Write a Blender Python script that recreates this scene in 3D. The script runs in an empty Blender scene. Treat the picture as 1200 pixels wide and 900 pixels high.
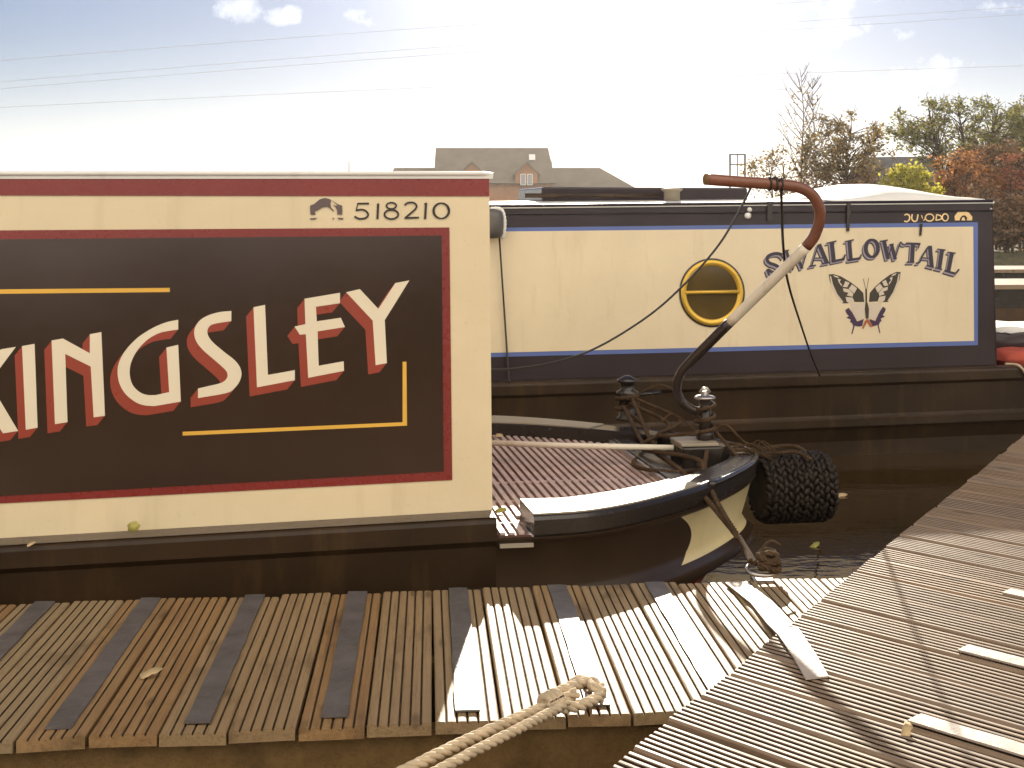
import bpy, bmesh, math, random
from mathutils import Vector, Matrix, noise
from mathutils.geometry import tessellate_polygon
R = math.radians
random.seed(11)
sc = bpy.context.scene
COL = sc.collection
GLARE_HAZE = .00024
E = 1.45            # eye height over the water (m)
F = 1600.0          # focal length in photo pixels (photo is 1200 wide)
HX, HY = 600.0, 250.0
SUN_EL, SUN_AZ = 17.0, 4.0

# ------------------------------------------------------------------ helpers
def ray(px, py):
    return Vector(((px - HX) / F, 1.0, -(py - HY) / F))
def at(px, py, D):
    r = ray(px, py)
    return Vector((r.x * D, D, E + r.z * D))
def on_z(px, py, z):
    r = ray(px, py); t = (z - E) / r.z
    return Vector((r.x * t, t, z))

class MB:
    def __init__(s):
        s.v = []; s.f = []; s.m = []; s.sm = []
    def add(s, vs, fs, mi=0, smooth=False):
        o = len(s.v)
        s.v += [tuple(p) for p in vs]
        for f in fs:
            s.f.append(tuple(i + o for i in f)); s.m.append(mi); s.sm.append(smooth)
    def box(s, a, b, mi=0):
        x0, y0, z0 = a; x1, y1, z1 = b
        s.add([(x0,y0,z0),(x1,y0,z0),(x1,y1,z0),(x0,y1,z0),(x0,y0,z1),(x1,y0,z1),(x1,y1,z1),(x0,y1,z1)],
              [(0,3,2,1),(4,5,6,7),(0,1,5,4),(1,2,6,5),(2,3,7,6),(3,0,4,7)], mi)
    def prism(s, poly, z0, z1, mi=0):
        n = len(poly)
        vs = [(p[0],p[1],z0) for p in poly] + [(p[0],p[1],z1) for p in poly]
        fs = [tuple(range(n))[::-1], tuple(range(n, 2*n))]
        fs += [(i, (i+1) % n, n+(i+1) % n, n+i) for i in range(n)]
        s.add(vs, fs, mi)
    def tube(s, pts, r, n=8, cap=True, mi=0, smooth=True):
        pts = [Vector(p) for p in pts]
        rs = r if isinstance(r, (list, tuple)) else [r] * len(pts)
        vs = []; fs = []
        t0 = (pts[1] - pts[0]).normalized()
        up = Vector((0,0,1)) if abs(t0.z) < .9 else Vector((1,0,0))
        a = t0.cross(up).normalized()
        for i, p in enumerate(pts):
            t = (pts[min(i+1, len(pts)-1)] - pts[max(i-1, 0)])
            t = t.normalized() if t.length > 1e-9 else t0
            a = (a - t * a.dot(t))
            a = a.normalized() if a.length > 1e-6 else t.orthogonal().normalized()
            b = t.cross(a)
            for k in range(n):
                w = 2*math.pi*k/n
                vs.append(p + (a*math.cos(w) + b*math.sin(w)) * rs[i])
        for i in range(len(pts)-1):
            for k in range(n):
                fs.append((i*n+k, i*n+(k+1) % n, (i+1)*n+(k+1) % n, (i+1)*n+k))
        if cap:
            fs.append(tuple(range(n))[::-1]); fs.append(tuple((len(pts)-1)*n+k for k in range(n)))
        s.add(vs, fs, mi, smooth)
    def lathe(s, prof, o, axis=Vector((0,0,1)), n=24, mi=0, smooth=True, disp=None):
        axis = Vector(axis).normalized(); a = axis.orthogonal().normalized(); b = axis.cross(a)
        o = Vector(o); vs = []; fs = []
        for i, (r, h) in enumerate(prof):
            for k in range(n):
                w = 2*math.pi*k/n
                rr = r + (disp(i, k) if disp else 0)
                vs.append(o + axis*h + (a*math.cos(w)+b*math.sin(w))*rr)
        for i in range(len(prof)-1):
            for k in range(n):
                fs.append((i*n+k, i*n+(k+1) % n, (i+1)*n+(k+1) % n, (i+1)*n+k))
        fs.append(tuple(range(n))[::-1]); fs.append(tuple((len(prof)-1)*n+k for k in range(n)))
        s.add(vs, fs, mi, smooth)
    def build(s, name, mats, parent=None, attr=None, bevel=0):
        me = bpy.data.meshes.new(name)
        me.from_pydata(s.v, [], s.f)
        for m in (mats if isinstance(mats, (list, tuple)) else [mats]): me.materials.append(m)
        me.polygons.foreach_set('material_index', s.m)
        me.polygons.foreach_set('use_smooth', s.sm)
        if attr:
            a = me.attributes.new('rnd', 'FLOAT', 'FACE'); a.data.foreach_set('value', attr)
        me.update()
        o = bpy.data.objects.new(name, me); COL.objects.link(o)
        if parent: o.parent = parent
        if bevel:
            b = o.modifiers.new('bevel', 'BEVEL'); b.width = bevel; b.segments = 2; b.limit_method = 'ANGLE'
        return o

def catmull(pts, k=8):
    pts = [Vector(p) for p in pts]; out = []
    P = [pts[0]*2 - pts[1]] + pts + [pts[-1]*2 - pts[-2]]
    for i in range(1, len(P)-2):
        p0, p1, p2, p3 = P[i-1:i+3]
        for j in range(k):
            t = j/k
            out.append(.5*((2*p1)+(p2-p0)*t+(2*p0-5*p1+4*p2-p3)*t*t+(3*p1-p0-3*p2+p3)*t**3))
    out.append(pts[-1]); return out

def rope(mb, pts, rad, pitch=None, n=6, step=.006):
    """three-strand laid rope along a polyline"""
    pts = [Vector(p) for p in pts]
    L = [0]
    for a, b in zip(pts, pts[1:]): L.append(L[-1] + (b-a).length)
    pitch = pitch or rad*5.5
    N = max(4, int(L[-1]/step)); strands = [[], [], []]
    j = 0; a = None
    for i in range(N+1):
        d = L[-1]*i/N
        while j < len(pts)-2 and L[j+1] < d: j += 1
        seg = L[j+1]-L[j]; t = (d-L[j])/seg if seg > 0 else 0
        p = pts[j].lerp(pts[j+1], t); tg = (pts[j+1]-pts[j]).normalized()
        if a is None: a = tg.orthogonal().normalized()
        a = (a - tg*a.dot(tg)).normalized(); b = tg.cross(a)
        for q in range(3):
            w = 2*math.pi*(d/pitch + q/3)
            strands[q].append(p + (a*math.cos(w)+b*math.sin(w))*rad*.5)
    for q in range(3): mb.tube(strands[q], rad*.56, n)

def empty(name, loc=(0,0,0), rz=0):
    o = bpy.data.objects.new(name, None); COL.objects.link(o)
    o.location = loc; o.rotation_euler = (0,0,rz); o.empty_display_size = .2
    return o
def tag(o, label=None, cat=None, group=None, kind=None):
    if label: o['label'] = label
    if cat: o['category'] = cat
    if group: o['group'] = group
    if kind: o['kind'] = kind
    return o

# ------------------------------------------------------------------ materials
def nt(name):
    m = bpy.data.materials.new(name); m.use_nodes = True
    t = m.node_tree; b = t.nodes['Principled BSDF']
    return m, t, b
def N(t, typ, **kw):
    n = t.nodes.new(typ)
    for k, v in kw.items():
        if k == 'inp':
            for kk, vv in v.items(): n.inputs[kk].default_value = vv
        else: setattr(n, k, v)
    return n
def mixrgb(t, fac, a, b, mode='MIX'):
    n = t.nodes.new('ShaderNodeMix'); n.data_type = 'RGBA'; n.blend_type = mode
    for s, v in ((0, fac), (6, a), (7, b)):
        if hasattr(v, 'links'): t.links.new(v, n.inputs[s])
        elif s == 0: n.inputs[0].default_value = v
        else: n.inputs[s].default_value = (*v[:3], 1)
    return n.outputs[2]
def math_(t, op, a, b=0.0, c=0.0, clamp=False):
    n = t.nodes.new('ShaderNodeMath'); n.operation = op; n.use_clamp = clamp
    for i, v in enumerate((a, b, c)):
        if hasattr(v, 'links'): t.links.new(v, n.inputs[i])
        else: n.inputs[i].default_value = v
    return n.outputs[0]
def ramp(t, fac, p0, p1):
    n = t.nodes.new('ShaderNodeMapRange'); n.inputs[1].default_value = p0; n.inputs[2].default_value = p1
    n.clamp = True
    t.links.new(fac, n.inputs[0]); return n.outputs[0]
def objco(t, scale=(1,1,1)):
    c = N(t, 'ShaderNodeTexCoord'); m = N(t, 'ShaderNodeMapping'); m.inputs['Scale'].default_value = scale
    t.links.new(c.outputs['Object'], m.inputs[0]); return m.outputs[0]
def nz(t, vec, scale, detail=4, rough=.55):
    n = N(t, 'ShaderNodeTexNoise', inp={'Scale': scale, 'Detail': detail, 'Roughness': rough})
    t.links.new(vec, n.inputs['Vector']); return n.outputs['Fac']
def bump(t, b, h, dist, strength=1.0):
    n = N(t, 'ShaderNodeBump', inp={'Distance': dist, 'Strength': strength})
    t.links.new(h, n.inputs['Height']); t.links.new(n.outputs[0], b.inputs['Normal'])

def paint(name, col, rough=.35, var=.12, dirt=None, dirt_amt=.5, bmp=.0006, spec=.5, metal=0, scale=1.0, coat=0):
    m, t, b = nt(name)
    co = objco(t)
    big = nz(t, co, 2.2*scale, 5); fine = nz(t, co, 40*scale, 3)
    dark = tuple(c*(1-var) for c in col); lite = tuple(min(1, c*(1+var)) for c in col)
    c = mixrgb(t, ramp(t, big, .3, .7), dark, lite)
    if dirt:
        cs = objco(t, (9*scale, 9*scale, 1.1*scale))
        s = nz(t, cs, 1.0, 6, .65)
        f = math_(t, 'MULTIPLY', ramp(t, s, .55, .78), dirt_amt)
        c = mixrgb(t, f, c, dirt)
    t.links.new(c, b.inputs['Base Color'])
    r = math_(t, 'MULTIPLY_ADD', fine, .14, rough-.07, True)
    t.links.new(r, b.inputs['Roughness'])
    b.inputs['Specular IOR Level'].default_value = spec
    b.inputs['Metallic'].default_value = metal
    b.inputs['Coat Weight'].default_value = coat
    if bmp: 
        h = math_(t, 'ADD', nz(t, co, 6*scale, 2), math_(t, 'MULTIPLY', fine, .25))
        bump(t, b, h, bmp*4, .6)
    return m

def wood(name, a, b_, grey, rough=.6, wear=.5, stain=.5):
    m, t, b = nt(name)
    at_ = N(t, 'ShaderNodeAttribute', attribute_name='rnd')
    rnd = at_.outputs['Fac']
    c = N(t, 'ShaderNodeTexCoord')
    sep = N(t, 'ShaderNodeSeparateXYZ'); t.links.new(c.outputs['Object'], sep.inputs[0])
    cb = N(t, 'ShaderNodeCombineXYZ')
    t.links.new(math_(t, 'MULTIPLY_ADD', rnd, 37.0, sep.outputs[0]), cb.inputs[0])
    t.links.new(math_(t, 'MULTIPLY_ADD', rnd, 11.0, sep.outputs[1]), cb.inputs[1])
    t.links.new(sep.outputs[2], cb.inputs[2])
    mp = N(t, 'ShaderNodeMapping'); mp.inputs['Scale'].default_value = (26, 1.6, 26); t.links.new(cb.outputs[0], mp.inputs[0])
    mp2 = N(t, 'ShaderNodeMapping'); mp2.inputs['Scale'].default_value = (160, 5, 160); t.links.new(cb.outputs[0], mp2.inputs[0])
    mp3 = N(t, 'ShaderNodeMapping'); mp3.inputs['Scale'].default_value = (7, 3, 7); t.links.new(cb.outputs[0], mp3.inputs[0])
    g = nz(t, mp.outputs[0], 1, 6, .6); f = nz(t, mp2.outputs[0], 1, 4, .65); s = nz(t, mp3.outputs[0], 1, 5, .6)
    col = mixrgb(t, ramp(t, g, .3, .72), a, b_)
    col = mixrgb(t, math_(t, 'MULTIPLY', rnd, wear), col, grey)
    col = mixrgb(t, math_(t, 'MULTIPLY', ramp(t, f, .5, .75), .45), col, tuple(x*.35 for x in a))
    col = mixrgb(t, math_(t, 'MULTIPLY', ramp(t, s, .56, .72), stain), col, tuple(x*.3 for x in a))
    # knots
    vo = N(t, 'ShaderNodeTexVoronoi'); vo.inputs['Scale'].default_value = 1.0
    mp4 = N(t, 'ShaderNodeMapping'); mp4.inputs['Scale'].default_value = (9, 2.6, 9); t.links.new(cb.outputs[0], mp4.inputs[0])
    t.links.new(mp4.outputs[0], vo.inputs['Vector'])
    k = math_(t, 'SUBTRACT', 1.0, ramp(t, vo.outputs['Distance'], .06, .13))
    col = mixrgb(t, math_(t, 'MULTIPLY', k, .6), col, tuple(x*.25 for x in a))
    t.links.new(col, b.inputs['Base Color'])
    t.links.new(math_(t, 'MULTIPLY_ADD', f, .3, rough-.15, True), b.inputs['Roughness'])
    b.inputs['Specular IOR Level'].default_value = .4
    bump(t, b, math_(t, 'ADD', f, math_(t, 'MULTIPLY', g, .6)), .0025, .8)
    return m

def leafmat(name, a, b_, trans=.45):
    m, t, b = nt(name)
    t.nodes.remove(b); out = t.nodes['Material Output']
    at_ = N(t, 'ShaderNodeAttribute', attribute_name='rnd')
    col = mixrgb(t, at_.outputs['Fac'], a, b_)
    d = N(t, 'ShaderNodeBsdfDiffuse'); tr = N(t, 'ShaderNodeBsdfTranslucent'); gl = N(t, 'ShaderNodeBsdfGlossy', inp={'Roughness': .45})
    t.links.new(col, d.inputs[0]); t.links.new(col, tr.inputs[0])
    mx = N(t, 'ShaderNodeMixShader'); mx.inputs[0].default_value = trans
    t.links.new(d.outputs[0], mx.inputs[1]); t.links.new(tr.outputs[0], mx.inputs[2])
    mg = N(t, 'ShaderNodeMixShader'); mg.inputs[0].default_value = .05
    t.links.new(mx.outputs[0], mg.inputs[1]); t.links.new(gl.outputs[0], mg.inputs[2])
    t.links.new(mg.outputs[0], out.inputs[0])
    return m

CREAM = paint('cream_paint', (.77, .64, .42), .3, .06, dirt=(.42, .30, .15), dirt_amt=.26, bmp=.001)
CREAM2 = paint('pale_cream_paint', (.77, .645, .44), .3, .06, dirt=(.42, .31, .16), dirt_amt=.3, bmp=.001)
RED = paint('maroon_paint', (.22, .022, .018), .28, .1, bmp=.00015)
REDSH = paint('brick_red_paint', (.32, .045, .022), .3, .08, bmp=.00015)
DARK = paint('brown_black_paint', (.034, .015, .009), .17, .2, bmp=.00025, spec=.5, scale=.6)
LETTER = paint('ivory_lettering', (.82, .72, .54), .35, .04)
YELLOW = paint('gold_line_paint', (.78, .44, .06), .35, .08)
INK = paint('black_lettering', (.02, .012, .01), .4, .1)
EMB = paint('grey_emblem_paint', (.12, .085, .08), .4, .1)
HULL = paint('black_hull_paint', (.034, .019, .009), .35, .35, dirt=(.11, .065, .025), dirt_amt=.5, bmp=.0015, spec=.3)
GUN = paint('gunwale_paint', (.075, .05, .04), .3, .3, dirt=(.16, .11, .06), dirt_amt=.4, bmp=.001, spec=.3)
TUCK = paint('red_oxide_paint', (.34, .05, .018), .45, .2, dirt=(.10, .04, .02), dirt_amt=.5)
NAVY = paint('dark_navy_paint', (.036, .026, .030), .22, .15, spec=.3)
BLUE = paint('blue_line_paint', (.10, .15, .40), .35, .06)
ROOFW = paint('white_roof_paint', (.78, .76, .72), .4, .06, dirt=(.5, .45, .38), dirt_amt=.4)
BRASS = paint('brass_ring', (.72, .45, .06), .3, .1, metal=.35)
STEEL = paint('worn_steel', (.55, .5, .46), .3, .2, metal=.9, dirt=(.16, .1, .06), dirt_amt=.6, scale=4)
BLACKM = paint('black_painted_steel', (.022, .016, .013), .25, .25, spec=.6)
BRNPIPE = paint('tiller_red_paint', (.21, .078, .046), .25, .2, scale=2, dirt=(.07, .035, .025), dirt_amt=.5)
WHTPIPE = paint('tiller_white_paint', (.78, .70, .56), .25, .08, scale=2, dirt=(.34, .22, .12), dirt_amt=.5)
DRKPIPE = paint('tiller_dark_paint', (.030, .020, .017), .25, .15, scale=1, bmp=0)
RAILC = paint('cream_rail_paint', (.34, .29, .22), .5, .08, dirt=(.35, .26, .16), dirt_amt=.35, scale=2)
MATR = paint('ridged_mat_light', (.56, .42, .37), .5, .2, dirt=(.16, .08, .06), dirt_amt=.7, scale=4)
MATB = paint('ridged_mat_dark', (.13, .055, .045), .6, .25, scale=3)
DECKD = paint('dark_deck_paint', (.06, .032, .02), .4, .3, dirt=(.16, .1, .05), dirt_amt=.5, scale=3)
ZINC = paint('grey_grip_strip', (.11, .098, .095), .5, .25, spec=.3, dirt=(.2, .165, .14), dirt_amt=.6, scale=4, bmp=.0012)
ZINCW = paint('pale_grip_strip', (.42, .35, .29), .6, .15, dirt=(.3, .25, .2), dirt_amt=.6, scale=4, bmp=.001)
ROPEM = paint('cream_rope_fibre', (.55, .44, .30), .85, .2, scale=12, spec=.15)
ROPED = paint('dark_rope_fibre', (.075, .045, .024), .9, .3, scale=12, spec=.15)
FENDM = paint('tarred_rope', (.020, .013, .008), .5, .3, scale=8, spec=.25)
CORD = paint('black_cord', (.02, .014, .012), .5, .1)
GREYF = paint('grey_fender', (.10, .09, .085), .4, .2, scale=4)
WHITE = paint('white_fabric', (.78, .76, .72), .8, .05, scale=3)
REDF = paint('red_fabric', (.42, .07, .04), .8, .15, scale=3)
GLASS = paint('porthole_dark_glass', (.085, .054, .016), .06, .3, bmp=0, spec=.45, scale=2)
LILAC = paint('lilac_shade_paint', (.34, .29, .34), .35, .05)
NAVYL = paint('navy_lettering', (.030, .022, .045), .35, .05)
PURP = paint('purple_wing_paint', (.05, .02, .07), .35, .1)
OLIVE = paint('olive_wing_paint', (.04, .032, .02), .35, .1)
WING = paint('pale_wing_paint', (.66, .56, .44), .35, .04)
ORNG = paint('orange_wing_paint', (.42, .12, .04), .35, .1)
GOLD = paint('gold_leaf_paint', (.88, .64, .32), .35, .15, scale=8)
WOODD = wood('dock_timber', (.22, .12, .048), (.39, .235, .10), (.31, .235, .135), wear=.8, stain=.7)
WOODW = wood('walkway_timber', (.20, .125, .072), (.38, .26, .155), (.26, .20, .15), wear=.75, stain=.6)
WOODB = wood('beam_timber', (.15, .085, .025), (.22, .13, .045), (.16, .10, .05), wear=.5, stain=.6)
GROOVED = paint('dark_groove_grime', (.035, .022, .012), .9, .4, scale=6, spec=.1)
GROOVE = paint('groove_grime', (.085, .055, .030), .85, .4, scale=6, spec=.15)
BARK = paint('bark', (.10, .07, .05), .9, .3, spec=.1)
BARKP = paint('pale_birch_bark', (.16, .12, .10), .9, .3, spec=.1)
SLATE = paint('slate_roof', (.15, .122, .092), .7, .15, scale=.3)
SLATED = paint('dark_slate_roof', (.12, .11, .11), .7, .15, scale=.3)
BRICK = paint('orange_brick', (.29, .135, .06), .85, .2, scale=.5)
BRICKD = paint('brown_brick', (.16, .08, .055), .85, .2, scale=.5)
WINW = paint('white_frame_and_glint', (.75, .74, .72), .5, .05)
WING_GLASS = paint('window_glass', (.25, .25, .26), .1, .1, bmp=0)
LEADM = paint('cable_metal', (.12, .115, .12), .6, .1)

def ground_mat():
    m, t, b = nt('bank_grass')
    co = objco(t)
    c = mixrgb(t, ramp(t, nz(t, co, .35, 6), .35, .65), (.055, .06, .018), (.16, .13, .05))
    c = mixrgb(t, ramp(t, nz(t, co, 6, 5), .45, .7), c, (.05, .035, .02))
    t.links.new(c, b.inputs['Base Color']); b.inputs['Roughness'].default_value = .9
    bump(t, b, nz(t, co, 9, 5), .15)
    return m
def water_mat():
    m, t, b = nt('canal_water')
    co = objco(t, (1, 1.6, 1))
    c = mixrgb(t, ramp(t, nz(t, co, .8, 3), .3, .7), (.034, .018, .005), (.05, .028, .008))
    t.links.new(c, b.inputs['Base Color'])
    b.inputs['Roughness'].default_value = .04; b.inputs['IOR'].default_value = 1.33
    h = math_(t, 'ADD', nz(t, co, 3.0, 3), math_(t, 'MULTIPLY', nz(t, co, 14, 2), .2))
    bump(t, b, h, .006, .5)
    return m

# ------------------------------------------------------------------ setting
def sheet(name, pts, mat, label, cat):
    mb = MB(); n = len(pts); mb.add(pts, [tuple(range(n))])
    o = mb.build(name, mat); tag(o, label, cat, kind='structure'); return o
GR = ground_mat()
sheet('water', [(-400,-5.0,0),(400,-5.0,0),(400,36,0),(-400,36,0)], water_mat(), 'dark brown still canal water under the boats and dock', 'water')
gm = MB()
ys = [(33,-.15),(34.5,.02),(36,.2),(38,.34),(44,.36),(70,.5),(150,.6),(400,.6),(700,.6)]
xs = [-700,-400,-100] + [x*1.0 for x in range(-30,41,2)] + [100,400,700]
vs = []
for y, z in ys:
    for x in xs:
        j = .06*math.sin(x*.7+y) + .05*math.sin(x*1.9-y*.3)
        vs.append((x, y, z + (j if 34 < y < 60 else 0)))
nx = len(xs)
gm.add(vs, [(r*nx+c, r*nx+c+1, (r+1)*nx+c+1, (r+1)*nx+c) for r in range(len(ys)-1) for c in range(nx-1)], 0, True)
tag(gm.build('ground', GR), 'grassy far bank rising from the water behind the boats', 'ground', kind='structure')
tm = MB(); tm.add([(-700,-700,.3),(700,-700,.3),(700,-5,.3),(-700,-5,.3),(700,-5,-.3),(-700,-5,-.3)], [(0,1,2,3),(3,2,4,5)])
tag(tm.build('path', paint('towpath_gravel', (.30, .25, .19), .9, .2)), 'gravel towpath on the near side of the canal', 'path', kind='structure')

# ------------------------------------------------------------------ decking
def decking(mb, attr, x0, x1, pitch, width, f0, f1, th=.028, nr=6, depth=.0065, gfrac=.21, jit=.002, cross=3, zoff=0):
    x = x0
    while x < x1:
        r = random.random(); dz = random.uniform(-jit, jit) + zoff; til = random.uniform(-jit, jit)
        e0 = random.uniform(-.004, .004); e1 = random.uniform(-.006, .006)
        prof = []; p = width/nr; d = depth*random.uniform(.8, 1.15); grv = set()
        prof.append((0, -d*.6))
        for k in range(nr):
            a = k*p; g = gfrac*p
            prof += [(a+g*.5, -d*.22), (a+g*.5+p*.10, -d*.04), (a+p*.5, 0.0), (a+p-g*.5-p*.10, -d*.04), (a+p-g*.5, -d*.22)]
            if k < nr-1:
                grv |= {len(prof)-1, len(prof), len(prof)+1}
                prof += [(a+p-g*.22, -d*.92), (a+p+g*.22, -d*.92)]
        prof.append((width, -d*.6)); prof += [(width, -th), (0, -th)]
        m = len(prof); vs = []
        for j in range(cross+1):
            t = j/cross
            for (a, z) in prof:
                y0 = f0(x+a)+e0; y1 = f1(x+a)+e1
                wob = .0012*math.sin(3*t+r*20)
                vs.append((x+a+wob, y0+(y1-y0)*t, z+dz+til*(a/width-.5)*2 + .001*math.sin(r*50+t*5)))
        fs = [tuple(range(m)), tuple(cross*m+k for k in range(m))[::-1]]; gf = []
        for j in range(cross):
            for k in range(m):
                q = (j*m+k, j*m+m+k, j*m+m+(k+1) % m, j*m+(k+1) % m)
                (gf if k in grv else fs).append(q)
        mb.add(vs, fs); attr += [r]*len(fs)
        mb.add(vs, gf, 1); attr += [r]*len(gf)
        x += pitch

def frame(o, ang):
    M = Matrix.Translation(o) @ Matrix.Rotation(ang, 4, 'Z'); return M, M.inverted()

# --- finger dock -----------------------------------------------------------
ZD = .35
d_o = on_z(572, 690, ZD)
Dang = R(3.5)
DM, DI = frame(d_o, Dang)
SK = math.tan(R(3.2))
dock = empty('dock', d_o, Dang)
tag(dock, 'narrow timber finger dock of grooved boards alongside the cream boat', 'dock')
DW = 1.03
mb = MB(); at_ = []
PITCH = .1455
xg = DI @ on_z(565, 691, ZD)     # a gap between boards
K0 = xg.x + .003
ffar = lambda x: SK*x
fnear = lambda x: SK*x - DW + .0*x
decking(mb, at_, K0-PITCH*26, K0+PITCH*7.5, PITCH, PITCH-.0065, fnear, ffar)
mb.build('decking', [WOODD, GROOVE], dock, at_)
mb = MB(); a2 = []
for (o0, zz0, zz1, th) in ((-.045, -.30, -.032, .05), (-DW+.06, -.32, -.032, .05), (-DW/2, -.25, -.032, .06)):
    n0 = len(mb.f)
    xa, xb = K0-PITCH*26, K0+PITCH*7.3
    vs = [(xa, SK*xa+o0-th/2, zz0),(xb, SK*xb+o0-th/2, zz0),(xb, SK*xb+o0+th/2, zz0),(xa, SK*xa+o0+th/2, zz0)]
    vs += [(v[0], v[1], zz1) for v in vs]
    mb.add(vs, [(0,3,2,1),(4,5,6,7),(0,1,5,4),(1,2,6,5),(2,3,7,6),(3,0,4,7)]); a2 += [random.random()]*6
mb.build('joist', WOODB, dock, a2)
# floats under the dock
for xx in (-3.2, -1.9, -.6):
    mb = MB(); mb.box((xx-.35, SK*xx-DW+.12, -.50), (xx+.35, SK*xx-.12, -.255)); mb.build('float', BLACKM, dock, bevel=.03)
def strip_mb(x0, w, y0, y1, z, th=.004, seg=14, lift=.002, seed=0):
    mb = MB(); vs = []
    rnd = random.Random(seed)
    for i in range(seg+1):
        t = i/seg; y = y0+(y1-y0)*t; dz = lift*abs(math.sin(i*1.7+seed)); j0 = rnd.uniform(-.0015,.0015); j1 = rnd.uniform(-.0015,.0015)
        for (xx, zz) in ((x0+j0, z), (x0+j0, z+th+dz*.6), (x0+w/2, z+th+dz), (x0+w+j1, z+th+dz*.4), (x0+w+j1, z)):
            vs.append((xx, y+SK*(xx-x0)*.0, zz))
    fs = []
    for i in range(seg):
        for k in range(5): fs.append((i*5+k, i*5+(k+1) % 5, i*5+5+(k+1) % 5, i*5+5+k))
    fs += [(0,1,2,3,4)[::-1], tuple(seg*5+k for k in range(5))]
    mb.add(vs, fs, 0, False); return mb
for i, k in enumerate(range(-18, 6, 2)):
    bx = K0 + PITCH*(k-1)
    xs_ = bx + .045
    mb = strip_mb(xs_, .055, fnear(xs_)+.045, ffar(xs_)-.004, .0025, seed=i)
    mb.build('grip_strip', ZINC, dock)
# --- walkway ----------------------------------------------------------------
ZW = .388
wa = on_z(715, 900, ZW); wb = on_z(1200, 510, ZW)
wdir = (wb-wa).normalized()
bdir = Vector((1500, -1600, 0)).normalized()
Wang = math.atan2(bdir.y, bdir.x) - math.pi/2         # local +y = board direction
# local x points to far right: make x = perp so that edge runs along +x
WM, WI = frame(wa, Wang)
le = (WI.to_3x3() @ wdir)      # edge direction in local coords
sgn = 1 if le.x > 0 else -1
walk = empty('walkway', wa, Wang)
tag(walk, 'wide weathered grey timber walkway of grooved boards in the right foreground', 'walkway')
slope = le.y/le.x
mb = MB(); at_ = []
s0 = -3.4; s1 = 4.95
xa, xb = sorted((le.x*s0, le.x*s1))
WP = .166
decking(mb, at_, xa, xb, WP, WP-.013, lambda x: slope*x, lambda x: slope*x+2.7, nr=7, depth=.009, gfrac=.44, jit=.0025, cross=4)
mb.build('decking', [WOODW, GROOVED], walk, at_)
mb = MB(); a2 = []
for off in (.05, 1.3, 2.6):
    vs = [(xa+.05, slope*xa+off, -.24),(xb-.05, slope*xb+off, -.24),(xb-.05, slope*xb+off+.07, -.24),(xa+.05, slope*xa+off+.07, -.24)]
    vs += [(v[0], v[1], -.032) for v in vs]
    mb.add(vs, [(0,3,2,1),(4,5,6,7),(0,1,5,4),(1,2,6,5),(2,3,7,6),(3,0,4,7)]); a2 += [random.random()]*6
mb.build('joist', WOODB, walk, a2)
mb = MB()
for xx in (-2.5, -.8, 1.2, 3.0, 4.4):
    x_ = xx*sgn
    mb = MB(); mb.box((x_-.5, slope*x_+.3, -.6), (x_+.5, slope*x_+2.3, -.26)); mb.build('float', BLACKM, walk, bevel=.04)
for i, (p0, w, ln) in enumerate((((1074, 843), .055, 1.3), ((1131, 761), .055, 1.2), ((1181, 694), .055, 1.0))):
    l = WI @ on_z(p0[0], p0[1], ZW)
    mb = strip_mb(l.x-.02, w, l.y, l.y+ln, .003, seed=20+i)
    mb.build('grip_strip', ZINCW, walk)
# bridging strip from dock to walkway
mb = MB()
row = [((850,684),(875,683),ZD+.006),((880,708),(905,706),ZD+.007),((899,732),(927,729),ZD+.012),((912,745),(938,741),ZW+.008),((930,772),(956,768),ZW+.006),((944,797),(971,794),ZW+.004)]
vs = []
for a, b, z in row:
    for p, dz in ((a,0),(b,0),(b,.004),(a,.004)):
        q = on_z(p[0], p[1], z); vs.append((q.x, q.y, z+dz))
fs = []
for i in range(len(row)-1):
    for k in range(4): fs.append((i*4+k, i*4+(k+1) % 4, i*4+4+(k+1) % 4, i*4+4+k))
fs += [(3,2,1,0), tuple((len(row)-1)*4+k for k in range(4))]
mb.add(vs, fs)
tag(mb.build('bridging_strip', ZINCW), 'pale bent metal strip bridging the joint from narrow dock to wide walkway', 'metal strip')

# ------------------------------------------------------------------ flat painted shapes
class Side:
    """a leaning flat cabin side in a boat's local frame; turns photo pixels into points on it"""
    def __init__(s, o, ang, zref, lean):
        s.M, s.I = frame(o, ang); s.zref = zref; s.lean = lean
        s.cam = s.I @ Vector((0,0,E)); s.n = Vector((0,-1,lean)).normalized()
        s.p0 = Vector((0,0,zref))
    def hit(s, px, py, off=0):
        d = s.I.to_3x3() @ ray(px, py)
        t = ((s.p0 + s.n*off) - s.cam).dot(s.n)/d.dot(s.n)
        return s.cam + d*t
    def at(s, u, z, off=0):
        return Vector((u, (z-s.zref)*s.lean, z)) + s.n*off
    def loc(s, w): return s.I @ w

def poly_px(mb, side, pts, off, mi=0):
    P = [side.hit(x, y, off) for x, y in pts]
    tris = tessellate_polygon([P]); mb.add(P, [tuple(t) for t in tris], mi)
LAY = [0]
def stroke_px(mb, side, pts, w, off, mi=0):
    ws = w if isinstance(w, (list, tuple)) else [w]*len(pts)
    P = [Vector((p[0], p[1])) for p in pts]
    L = []; Rr = []
    for i, p in enumerate(P):
        t = (P[min(i+1, len(P)-1)] - P[max(i-1, 0)]).normalized(); n = Vector((-t.y, t.x))
        L.append(p + n*ws[i]/2); Rr.append(p - n*ws[i]/2)
    LAY[0] = (LAY[0]+1) % 24
    o = off + LAY[0]*.00004
    A = [side.hit(q.x, q.y, o) for q in L]; B = [side.hit(q.x, q.y, o) for q in Rr]
    k = len(P)
    mb.add(A+B, [(i, i+1, k+i+1, k+i) for i in range(k-1)], mi)
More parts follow.
